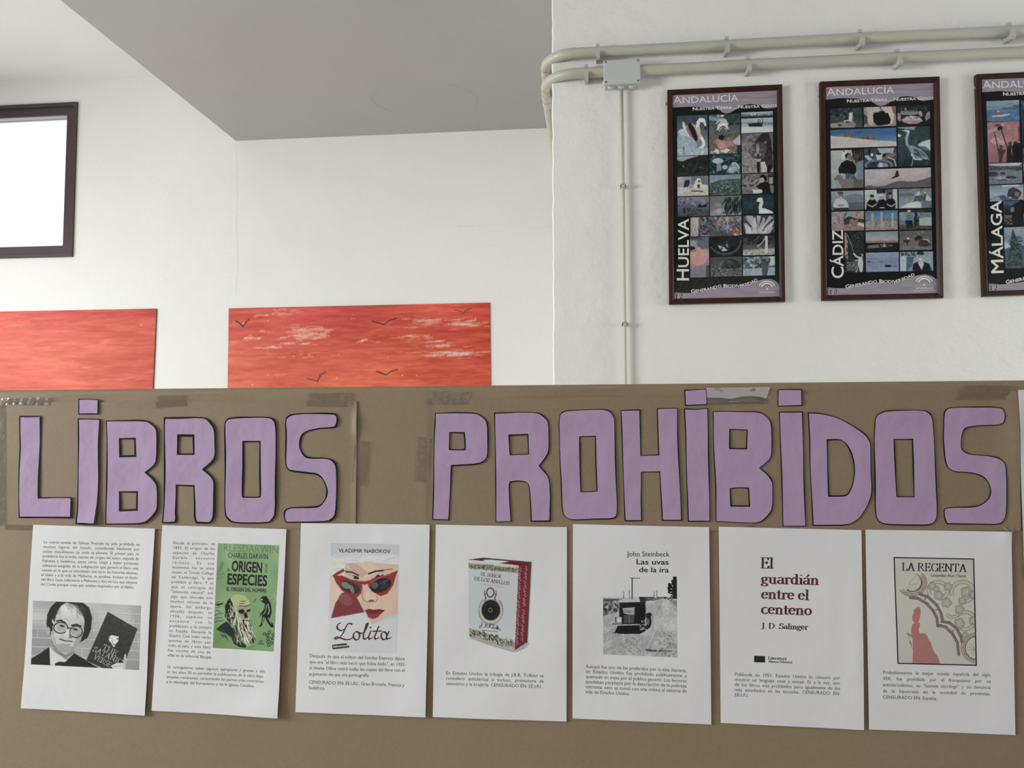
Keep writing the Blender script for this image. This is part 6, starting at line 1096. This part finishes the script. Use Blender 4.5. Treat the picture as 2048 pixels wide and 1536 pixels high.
c.run([('g', 'b9bfc6', 'c3c6c8', 'b6bec5'), ('e', 'c9cacb', 560, 290, 260, 60, 0, .7),
       ('p', 'd6c0a4', [310, 340, 420, 320, 430, 560, 310, 720], .8), ('p', 'ccb09c', [425, 320, 560, 300, 830, 330, 835, 520, 830, 720, 740, 740, 640, 800, 575, 700, 500, 590, 430, 480]), ('e', 'd9b69c', 700, 620, 120, 110, 0, .6), ('e', 'dcbfa8', 560, 380, 120, 60, 0, .5), ('p', 'a98070', [420, 320, 520, 340, 600, 400, 560, 440, 430, 420], .4),
       ('p', 'd2d3d2', [310, 280, 420, 290, 425, 380, 350, 440, 312, 420]), ('p', 'cfd1d1', [400, 280, 840, 270, 838, 340, 700, 330, 560, 315, 430, 330]), ('h_', 30, ['e0e0de', 'b9bcbc'], 5, 70, 30, (320, 290, 420, 380), .6), ('h_', 30, ['dedfdd', 'b7b4b0'], 4, 90, -10, (450, 290, 780, 330), .5),
       ('p', '7c3038', [318, 752, 350, 640, 400, 560, 470, 540, 520, 600, 575, 705, 450, 728]), ('e', '9c5a5e', 430, 610, 60, 40, 30, .5), ('p', 'c6cbcd', [300, 755, 575, 715, 640, 800, 822, 740, 822, 1020, 295, 1005]), ('blur', 3),
       ('l', '2a1c1c', 10, [430, 395, 480, 400, 530, 425]), ('l', '2a1c1c', 12, [605, 412, 660, 392, 720, 385]), ('l', '6a4a44', 5, [720, 385, 790, 372]), ('e', '2d2022', 505, 440, 30, 12, 15), ('e', 'cfcac6', 485, 436, 10, 6), ('e', '2d2022', 690, 425, 32, 10, -15), ('e', 'c9c4c0', 700, 418, 14, 5, -15),
       ('l', '8c2c2c', 22, [340, 430, 375, 405, 412, 385]), ('p', '8f2a2a', [335, 430, 400, 425, 470, 455, 545, 468, 558, 500, 550, 560, 520, 590, 460, 580, 400, 540, 355, 480]), ('e', '2e2f36', 465, 515, 82, 42, 22), ('e', '8d8a80', 430, 500, 38, 24, 25, .8), ('e', 'b79a84', 478, 530, 16, 34, -20, .6),
       ('l', '8f2a2a', 24, [540, 478, 575, 482, 610, 474]), ('p', '8f2a2a', [600, 470, 650, 440, 740, 420, 832, 385, 815, 430, 795, 500, 750, 565, 700, 582, 640, 550, 605, 510]), ('e', '1c2029', 700, 500, 84, 50, -22), ('e', '6a7075', 655, 500, 26, 24, -20, .7), ('h_', 8, ['59606a'], 5, 60, -35, (690, 480, 730, 530), .6), ('l', 'c05a50', 5, [620, 480, 690, 438, 780, 412]),
       ('l', 'a87866', 7, [560, 520, 556, 580, 572, 618, 610, 628]), ('l', 'a87866', 6, [665, 575, 678, 600, 660, 625, 630, 622]), ('e', '70443c', 628, 618, 22, 8, -5), ('e', 'e0c6b2', 600, 580, 20, 34, 0, .6), ('l', 'b58672', 5, [612, 640, 608, 672]),
       ('p', '7a1f28', [578, 690, 610, 680, 640, 686, 690, 682, 732, 690, 700, 720, 650, 742, 605, 730]), ('p', '92303a', [590, 712, 650, 718, 705, 712, 680, 745, 640, 758, 605, 745]), ('l', '4f1018', 4, [580, 695, 640, 706, 728, 692]), ('blur', 1)])
s3.pic(c)
t = Text(); t.line('c3', 'VLADIMIR NABOKOV', (376, 247), (774, 253), 27, bold=.008); s3.text('author_name', t, 'black_ink', .0002)
t = Text()
t.strokes('c3', [[(480, 800), (466, 789), (446, 795), (428, 828), (410, 868), (388, 898), (360, 912), (343, 905), (358, 895), (392, 903), (430, 917), (466, 914), (492, 893)], [(428, 832), (398, 848), (372, 838), (362, 816), (374, 796), (390, 789)],
                 arc(514, 886, 24, 32, 0, 360, 20), [(530, 862), (552, 868), (570, 860)], [(568, 870), (590, 830), (604, 790), (592, 792), (566, 880), (568, 908), (584, 912), (602, 895)], [(624, 850), (606, 895), (612, 914), (634, 902)], [(618, 822), (624, 824)],
                 [(684, 815), (652, 895), (658, 914), (684, 902)], [(640, 852), (704, 850)], arc(724, 886, 22, 30, 0, 360, 18), [(762, 854), (744, 895), (750, 914), (776, 900)]], 14, 7, -.6)
s3.text('script_title', t, 'maroon_ink', .0002)
t = Text(); t.poly('c3', [(327, 955), (436, 943), (440, 953), (460, 966), (456, 976), (331, 990)]); s3.text('label_patch', t, 'black_ink', .0008)
t = Text(); t.line('c3', 'labutxaca', (336, 978), (450, 966), 19, font='sans', bold=.01); s3.text('label_lettering', t, 'white_ink', .0014)

# sheet 4 -----------------------------------------------------------
s4 = Sheet([(872, 1049), (1134, 1054), (1133, 1442), (866, 1433)], 'printed sheet with a thick white and red book standing upright',
           lambda u, v: .0014 * G(u, v, 1, .8, .25, .3) + .0010 * G(u, v, .4, 1, .5, .15) + .0005 * np.sin(u * 6 + v * 8 + 4), 1.5)
s4.body('c4', ['En Estados Unidos la trilogía de J.R.R. Tolkien se', 'consideró anticlerical e incluso, promotora de', 'satanismo y la brujería. CENSURADO EN: EE.UU.'], (161, 1184), (914, 1203), (161, 1264), (914, 1286), 25, {2: .98})
t = Text(); t.poly('c4', [(338, 300), (455, 289), (817, 322), (722, 348)]); s4.text('book_top', t, 'red_ink', .0014)
t = Text(); t.strokes('c4', [[(338, 302), (455, 289), (817, 322)], [(455, 296), (812, 327)]], 5, 4); t.strokes('c4', [[(815, 322), (784, 936)]], 6, 4); s4.text('book_edge', t, 'ink', .0020)
t = Text(); t.poly('c4', [(340, 890), (690, 998), (688, 1014), (500, 962), (342, 905)]); t.poly('c4', [(690, 998), (783, 936), (800, 950), (760, 985), (700, 1012)]); s4.text('printed_shadow', t, 'soft_shade' if 'soft_shade' in M else 'grey_ink', .0010)
c = Canvas(fix('c4', [(335, 305), (720, 346), (690, 998), (339, 890)]), 'c4', 1.5, 2, 14)
c.run([('g', 'b2b8ba', 'aeb5b8', 'b4b9ba'), ('p', '8f8a7c', [330, 326, 720, 366, 720, 404, 330, 360]), ('h_', 120, ['3c3a34', 'a8a496'], 4, 16, 80, (338, 335, 712, 372)), ('p', 'b6bbbc', [330, 300, 722, 340, 722, 372, 520, 346, 330, 330]), ('p', '8f8a7c', [336, 330, 718, 372, 718, 404, 336, 362]), ('h_', 46, ['3c3a34'], 4, 16, 85, (342, 338, 520, 362)), ('h_', 46, ['3c3a34'], 4, 16, 85, (500, 358, 705, 384)),
       ('l', '6d6857', 3, [336, 330, 718, 372]), ('l', '6d6857', 3, [336, 363, 718, 405]), ('p', 'a39e8e', [338, 830, 694, 940, 690, 985, 338, 882]), ('l', '6d6857', 4, [338, 830, 694, 942]), ('l', '6d6857', 4, [338, 884, 690, 990]), ('h_', 46, ['33302a'], 4, 20, 60, (345, 842, 460, 880)), ('h_', 46, ['33302a'], 4, 20, 60, (450, 872, 560, 912)), ('h_', 46, ['33302a'], 4, 20, 60, (550, 905, 675, 955)),
       ('o', '8a7a50', 7, 507, 690, 74, 82, 0, 360), ('e', '16181f', 507, 690, 70, 78), ('o', '3a3428', 3, 507, 690, 52, 58, 0, 360), ('o', '8a6a3c', 5, 503, 690, 14, 16, 0, 360), ('o', '241f1c', 10, 503, 555, 28, 35, 0, 360), ('o', '8a7f60', 3, 503, 555, 30, 38, 0, 360)])
for k in range(40):
    a = 2 * math.pi * k / 40
    if -2.2 < a - 2 * math.pi * (a > math.pi) < -.9: continue
    x = 507 + 88 * math.cos(a); y = 692 + 98 * math.sin(a); c.l('5b2430', 4, [(x, y), (x + 8 * math.cos(a + .9), y + 10 * math.sin(a + .9)), (x + 4 * math.cos(a), y + 16 * math.sin(a))])
for sx in (-1, 1): c.l('5b2430', 6, [(503 + sx * 44, 620), (503 + sx * 32, 595), (503 + sx * 46, 570), (503 + sx * 42, 540)]); c.l('5b2430', 4, [(503 + sx * 34, 612), (503 + sx * 40, 585), (503 + sx * 36, 560)])
s4.pic(c, .0002)
c = Canvas(fix('c4', [(720, 346), (814, 322), (783, 936), (690, 998)]), 'c4', 1.5, 2, 15, '6d1c2a')
c.run([('g', '6b1d2b', '741f2d', '641a28')])
for x0, x1 in ((732, 705), (778, 745)):
    for k in range(26):
        f_ = k / 26; x = x0 + (x1 - x0) * f_; y = 356 + 600 * f_ if x0 == 732 else 350 + 580 * f_
        if x0 == 778 and .50 < f_ < .56: continue
        c.l('b0929a', 3.5, [(x - 8, y), (x + 10 * math.sin(k * 2.1), y + 8), (x + 6, y + 16), (x - 4 + 8 * math.cos(k * 1.3), y + 20)])
s4.pic(c, .0002)
s4.lines('c4', 'maroon_ink', .0005, [('title_line', 'EL SEÑOR', (428, 424), (589, 446), 26), ('title_line', 'DE LOS ANILLOS', (377, 458), (648, 499), 27)], font='serif', nw=.13, nt=.06)
t = Text(); t.line('c4', 'ILUSTRADO POR EL AUTOR', (420, 490), (594, 518), 9); s4.text('small_lettering', t, 'grey_ink', .0005)
t = Text(); t.strokes('c4', [[(430, 792), (440, 785), (434, 820), (422, 828), (418, 815), (445, 800)], [(452, 818), (454, 822)], [(462, 825), (468, 796), (482, 800), (470, 812), (486, 826)], [(492, 826), (496, 800), (508, 802), (498, 815), (514, 832)], [(500, 796), (545, 806)], [(524, 804), (520, 834)], arc(535, 828, 7, 8, 0, 360, 10), [(548, 836), (556, 805), (552, 838), (562, 815), (560, 842), (570, 834), (584, 846)], [(434, 842), (500, 852), (564, 856)]], 4, 3)
s4.text('signature', t, 'black_ink', .0005)

# sheet 5 -----------------------------------------------------------
s5 = Sheet([(1146, 1048), (1418, 1054), (1422, 1448), (1145, 1436)], 'printed sheet with a black and white photo of an old car on a dusty road',
           lambda u, v: .0012 * G(u, v, 1, .8, .25, .3) + .0012 * G(u, v, 0, .6, .1, .2) + .0005 * np.sin(u * 5 + v * 7 + 5), 1.62)
s5.body('c5', ['Aunque fue uno de los preferidos por la élite literaria,', 'en Estados Unidos fue prohibido públicamente y', 'quemado en masa por el público general. Los lectores', 'quedaban perplejos por la descripción de la pobreza', 'extrema: esto se tomó con una crítica al sistema de', 'vida de Estados Unidos.'],
        (154, 1106), (910, 1136), (153, 1296), (911, 1327), 25, {5: .44})
c = Canvas(fix('c5', [(285, 572), (838, 575), (840, 1027), (286, 1005)]), 'c5', 1.5, 2, 16)
c.run([('g', 'a6a8aa', '8e8f91', '7f8082'), ('p', 'abadb0', [283, 570, 840, 570, 840, 598, 700, 590, 560, 590, 283, 590]), ('p', '6a6b6d', [285, 582, 400, 585, 400, 600, 285, 602]), ('p', '55565a', [285, 600, 400, 596, 405, 660, 340, 700, 285, 718]), ('s', 90, 12, ['3b3c3f', '808285', '2c2d30', '9b9d9f'], (286, 610, 400, 700)), ('l', '303134', 7, [285, 598, 400, 594]), ('l', '303134', 5, [348, 598, 348, 640]), ('l', '424346', 5, [400, 592, 560, 580]),
       ('p', '4a4b4e', [590, 572, 665, 574, 665, 602, 595, 606]), ('p', '68696c', [665, 580, 740, 584, 660, 606]), ('p', '9b9c9e', [600, 640, 735, 590, 775, 590, 838, 660, 838, 1027, 286, 1005, 286, 720, 380, 690]), ('p', 'a6a7a9', [735, 592, 775, 592, 838, 720, 838, 830, 660, 830]), ('p', '808184', [775, 592, 838, 600, 838, 655]), ('n', 14, 10, .10), ('n', 60, 50, .10),
       ('s', 120, 7, ['6b6c6e', '8a8b8d', '5f6062'], (400, 860, 560, 990), .6), ('s', 160, 8, ['6b6c6e', '5d5e60', 'a8a9ab'], (700, 840, 838, 1020), .6), ('l', 'b4b5b7', 6, [665, 835, 640, 900, 600, 1010]), ('l', '87888a', 6, [650, 640, 660, 760, 655, 830]), ('h_', 30, ['7d7e80', 'aaabad'], 5, 110, 150, (300, 800, 480, 960), .5), ('h_', 24, ['8a8b8d', 'b0b1b3'], 4, 130, 105, (680, 620, 800, 800), .4), ('h_', 10, ['75767a'], 4, 160, 120, (560, 860, 680, 960), .5),
       ('p', '0c0c0e', [372, 840, 395, 790, 600, 785, 640, 800, 600, 832, 560, 852, 400, 850]), ('l', '0c0c0e', 5, [355, 845, 440, 842]), ('l', '0c0c0e', 5, [440, 850, 560, 848]), ('p', '161618', [408, 610, 560, 606, 600, 610, 605, 680, 600, 780, 430, 778, 405, 740]), ('p', 'a9abad', [400, 605, 430, 588, 550, 572, 565, 600, 600, 598, 600, 612, 408, 616]), ('p', '2a2b2d', [550, 562, 575, 560, 605, 590, 605, 620, 565, 618]), ('e', '202123', 560, 566, 10, 10), ('l', '303134', 4, [528, 572, 530, 556]),
       ('p', '8f9193', [430, 658, 525, 652, 528, 705, 510, 712, 440, 700]), ('s', 20, 12, ['6f7173', 'a2a4a6'], (435, 660, 520, 700), .6), ('p', '3f4043', [440, 712, 520, 708, 515, 770, 440, 770]), ('l', '6a6b6e', 4, [480, 712, 482, 770]), ('p', '28292b', [375, 725, 430, 722, 430, 770, 378, 768]), ('p', 'b6b8ba', [384, 728, 424, 726, 424, 766, 386, 766]), ('e', '8c8e90', 404, 728, 20, 6), ('l', '1a1a1c', 5, [355, 778, 440, 776]), ('p', '0e0e10', [520, 660, 600, 650, 600, 770, 520, 770]),
       ('p', '1b1b1d', [605, 700, 635, 690, 652, 705, 640, 730, 605, 730]), ('e', '1a1a1c', 628, 760, 20, 46), ('e', '5a5b5e', 622, 760, 9, 26), ('s', 30, 9, ['8a8c8e', '1b1b1d'], (565, 750, 610, 820)), ('l', '2b2c2e', 4, [438, 578, 438, 532]), ('l', '4a4b4e', 4, [668, 580, 667, 535]), ('s', 30, 7, ['3c3d40'], (690, 574, 838, 590)), ('e', '2c2d30', 748, 575, 12, 10)])
s5.pic(c)
t = Text(); t.strokes('c5', [[(502, 592), (502, 430)]], 8, 4); t.strokes('c5', [[(488, 432), (561, 434)]], 4, 5); s5.text('printed_pole', t, 'ink', .0003)
for q_ in ([(438, 590), (439, 533)], [(482, 590), (481, 525)], [(668, 590), (667, 534)], [(688, 590), (687, 525)]):
    t = Text(); t.strokes('c5', [q_], 3.4, 2); s5.text('printed_pole', t, 'ink', .0003)
rr = random.Random(3); t = Text()
t.poly('c5', [(806, 588), (808, 425), (822, 420), (836, 424), (838, 590)])
for k in range(46):
    x = rr.uniform(775, 826); y = rr.uniform(455, 575) if x > 790 else rr.uniform(470, 540); z = rr.uniform(6, 13); x = min(x, 837 - z)
    t.poly('c5', [(x + z * rr.uniform(.7, 1.1) * math.cos(a), y + z * rr.uniform(.7, 1.1) * math.sin(a)) for a in np.linspace(0, 6.28, 9)[:-1]])
s5.text('printed_tree', t, 'black_ink', .0003)
s5.lines('c5', 'black_ink', .0004, [('author_line', 'John Steinbeck', (466, 270), (780, 272), 36), ('title_line', 'Las uvas', (530, 330), (777, 333), 38, dict(bold=.012)), ('title_line', 'de la ira', (552, 388), (777, 392), 38, dict(bold=.012)),
 ('imprint_line', 'Alianza', (602, 980), (688, 983), 18, dict(bold=.03)), ('imprint_line', 'editorial', (697, 983), (788, 986), 17, dict(bold=.004))])

# sheet 6 -----------------------------------------------------------
s6 = Sheet([(1437, 1053), (1722, 1060), (1727, 1459), (1441, 1445)], 'printed sheet with a large maroon serif title and no picture',
           lambda u, v: .0012 * G(u, v, 1, .8, .25, .3) + .0012 * G(u, v, .98, .6, .08, .3) + .0004 * np.sin(u * 6 + v * 6), 1.95)
s6.body('c6', ['Publicada en 1951. Estados Unidos lo censuró por', 'mostrar un lenguaje soez y sexual. Es a la vez, uno', 'de los libros más prohibidos pero igualmente de los', 'más estudiados en las escuelas. CENSURADO EN:', 'EE.UU.'], (139, 1110), (889, 1135), (139, 1256), (889, 1284), 23, {4: .135})
kw = dict(font='serif', nw=.17, nt=.075)
s6.lines('c6', 'maroon_ink', .0002, [('title_line', 'El', (323, 341), (414, 343), 74), ('title_line', 'guardián', (326, 451), (740, 461), 70), ('title_line', 'entre el', (328, 559), (668, 569), 70), ('title_line', 'centeno', (328, 667), (688, 677), 70)], **kw)
s6.lines('c6', 'black_ink', .0002, [('author_line', 'J. D. Salinger', (330, 771), (661, 781), 38), ('imprint_line', 'Literatura', (377, 993), (508, 996), 20), ('imprint_line', 'Alianza Editorial', (377, 1014), (548, 1020), 15)], **kw)
t = Text(); t.poly('c6', [(278, 967), (355, 970), (355, 1015), (278, 1013)]); s6.text('imprint_patch', t, 'black_ink', .0008)
t = Text(); t.strokes('c6', [[(290, 980), (305, 978), (305, 1004)], [(290, 992), (305, 992)], [(290, 980), (290, 1004)], [(318, 980), (318, 1004)], [(318, 990), (330, 980), (342, 982)], [(318, 990), (332, 1004), (344, 1002)]], 5, 5); s6.text('imprint_mark', t, 'maroon_ink', .0014)

# sheet 7 -----------------------------------------------------------
s7 = Sheet([(1730, 1059), (2021, 1063), (2029, 1469), (1737, 1458)], 'rightmost printed sheet, framed cover with a pink silhouette and scrollwork',
           lambda u, v: .0010 * G(u, v, 1, .5, .15, .3) + .0016 * G(u, v, .97, 0, .06, .05) + .0004 * np.sin(u * 5 + v * 6 + 3), 1.8)
s7.body('c7', ['Probablemente la mejor novela española del siglo', 'XIX, fue prohibida por el franquismo por su', 'anticlericalismo, su "lascivia sacrílega" y su denuncia', 'de la hipocresía en la sociedad de provincias.', 'CENSURADO EN: España.'], (155, 1071), (908, 1090), (153, 1243), (908, 1266), 23, {4: .505})
c = Canvas(fix('c7', [(231, 256), (791, 267), (812, 1017), (257, 1001)]), 'c7', 1.5, 2, 17, 'a6a49a')
LN = '5a5852'; RB = '7a5a58'
def scroll(cx, cy, r, a0, a1, w=26):
    for rr_, col, ww in ((r, '8d8b80', w), (r, 'a09e92', w - 9)): c.l(col, ww, arc(cx, cy, rr_, rr_ * .9, a0, a1, 24), .9)
    c.l(LN, 3, arc(cx, cy, r + w / 2, (r + w / 2) * .9, a0, a1, 24), .8); c.l(LN, 3, arc(cx, cy, r - w / 2, (r - w / 2) * .9, a0, a1, 24), .8)
def leaf(x, y, r=18):
    for a in (0, 72, 144, 216, 288): c.e('8f8d82', x + r * .8 * math.cos(math.radians(a)), y + r * .8 * math.sin(math.radians(a)), r * .6, r * .6); c.o(LN, 2.5, x + r * .8 * math.cos(math.radians(a)), y + r * .8 * math.sin(math.radians(a)), r * .6, r * .6, a - 100, a + 100)
    c.e('9a988c', x, y, r * .6, r * .6)
c.g('a4a39c', 'a6a59e', 'a2a19a')
scroll(540, 490, 66, 150, 430); scroll(712, 500, 78, -200, 110); scroll(730, 700, 66, -150, 120); scroll(640, 640, 40, 20, 150, 22)
for x, y, r in ((610, 462, 22), (545, 525, 24), (500, 460, 20), (735, 500, 28), (600, 575, 26), (690, 620, 24), (710, 560, 20), (690, 720, 28), (790, 520, 24), (785, 700, 22), (730, 800, 16), (530, 480, 16)): leaf(x, y, r)
c.e('a7a59b', 395, 425, 72, 90); c.o('3a3638', 4, 362, 432, 62, 64, -60, 130); c.l(RB, 30, arc(360, 436, 86, 84, -40, 140, 20), .28); c.o(RB, 4, 360, 436, 102, 96, -42, 150); c.o('2f2b2d', 4, 360, 436, 68, 62, -40, 120)
c.l('8f8d82', 5, [(335, 480), (345, 430), (380, 400), (385, 370)]); c.l('8f8d82', 5, [(345, 450), (400, 440), (410, 400)]); c.l('8f8d82', 4, [(330, 480), (400, 480), (380, 450)])
c.e('a7a59b', 800, 890, 98, 100); c.l(RB, 26, arc(806, 890, 86, 88, 90, 280, 20), .28); c.o('2f2b2d', 4, 806, 892, 74, 80, 85, 275); c.o(LN, 4, 806, 890, 104, 104, 85, 275)
for a in (110, 140, 170, 200, 230): c.l('87857a', 4, [(800, 900), (800 + 52 * math.cos(math.radians(a)), 900 + 52 * math.sin(math.radians(a)))])
for a in (120, 150, 180, 210, 240): c.e('8a5a5c', 806 + 90 * math.cos(math.radians(a)), 890 + 92 * math.sin(math.radians(a)), 5, 5)
for a in (30, 60, 90, 120): c.e('8a5a5c', 360 + 86 * math.cos(math.radians(a)), 436 + 82 * math.sin(math.radians(a)), 5, 5)
for P_ in ([(345, 540), (400, 545), (460, 580), (505, 630), (532, 680), (538, 735)], [(415, 515), (470, 535), (530, 590), (562, 650), (572, 705)], [(538, 735), (590, 742), (640, 790), (675, 850), (686, 940)], [(565, 705), (620, 715), (670, 755), (700, 810), (708, 850)]):
    c.l('4a4042', 19, P_); c.l('7b6a6a', 11, P_); c.h_(0, ['000000'], 1, 1, 1, (0, 0, 1, 1))
    Q = [np.array(P_[i]) * (1 - t_) + np.array(P_[i + 1]) * t_ for i in range(len(P_) - 1) for t_ in np.arange(0, 1, 13 / (np.hypot(P_[i + 1][0] - P_[i][0], P_[i + 1][1] - P_[i][1]) + 1))]
    for q_ in Q: c.e('4f4446', q_[0], q_[1], 3, 3)
for a, b in (((447, 555), (455, 540)), ((522, 628), (535, 620)), ((548, 728), (566, 728)), ((640, 775), (655, 765))): c.l('3a3436', 5, [a, b])
c.p('95625e', [385, 615, 395, 603, 412, 604, 418, 615, 418, 655, 412, 690, 402, 712, 412, 715, 415, 735, 405, 760, 410, 788, 450, 790, 470, 810, 465, 820, 490, 850, 500, 890, 512, 915, 535, 945, 560, 1005, 362, 1000, 366, 900, 362, 820, 330, 800, 318, 790, 325, 785, 355, 798, 352, 765, 360, 730, 375, 715, 362, 700, 360, 670, 372, 645, 370, 630])
c.l('95625e', 4, [(330, 800), (350, 860), (364, 900)]); c.p('95625e', [(338, 845), (350, 840), (360, 880), (350, 872)])
s7.pic(c)
t = Text(); b_ = [(235, 261), (787, 271), (808, 1012), (261, 997), (235, 261)]; t.strokes('c7', [b_], 8, 8); s7.text('cover_border', t, 'black_ink', .0003)
s7.lines('c7', 'black_ink', .0003, [('title_line', 'LA REGENTA', (288, 351), (738, 360), 54), ('author_line', 'Leopoldo Alas Clarin', (490, 392), (736, 397), 17)], font='serif', nw=.14, nt=.06)
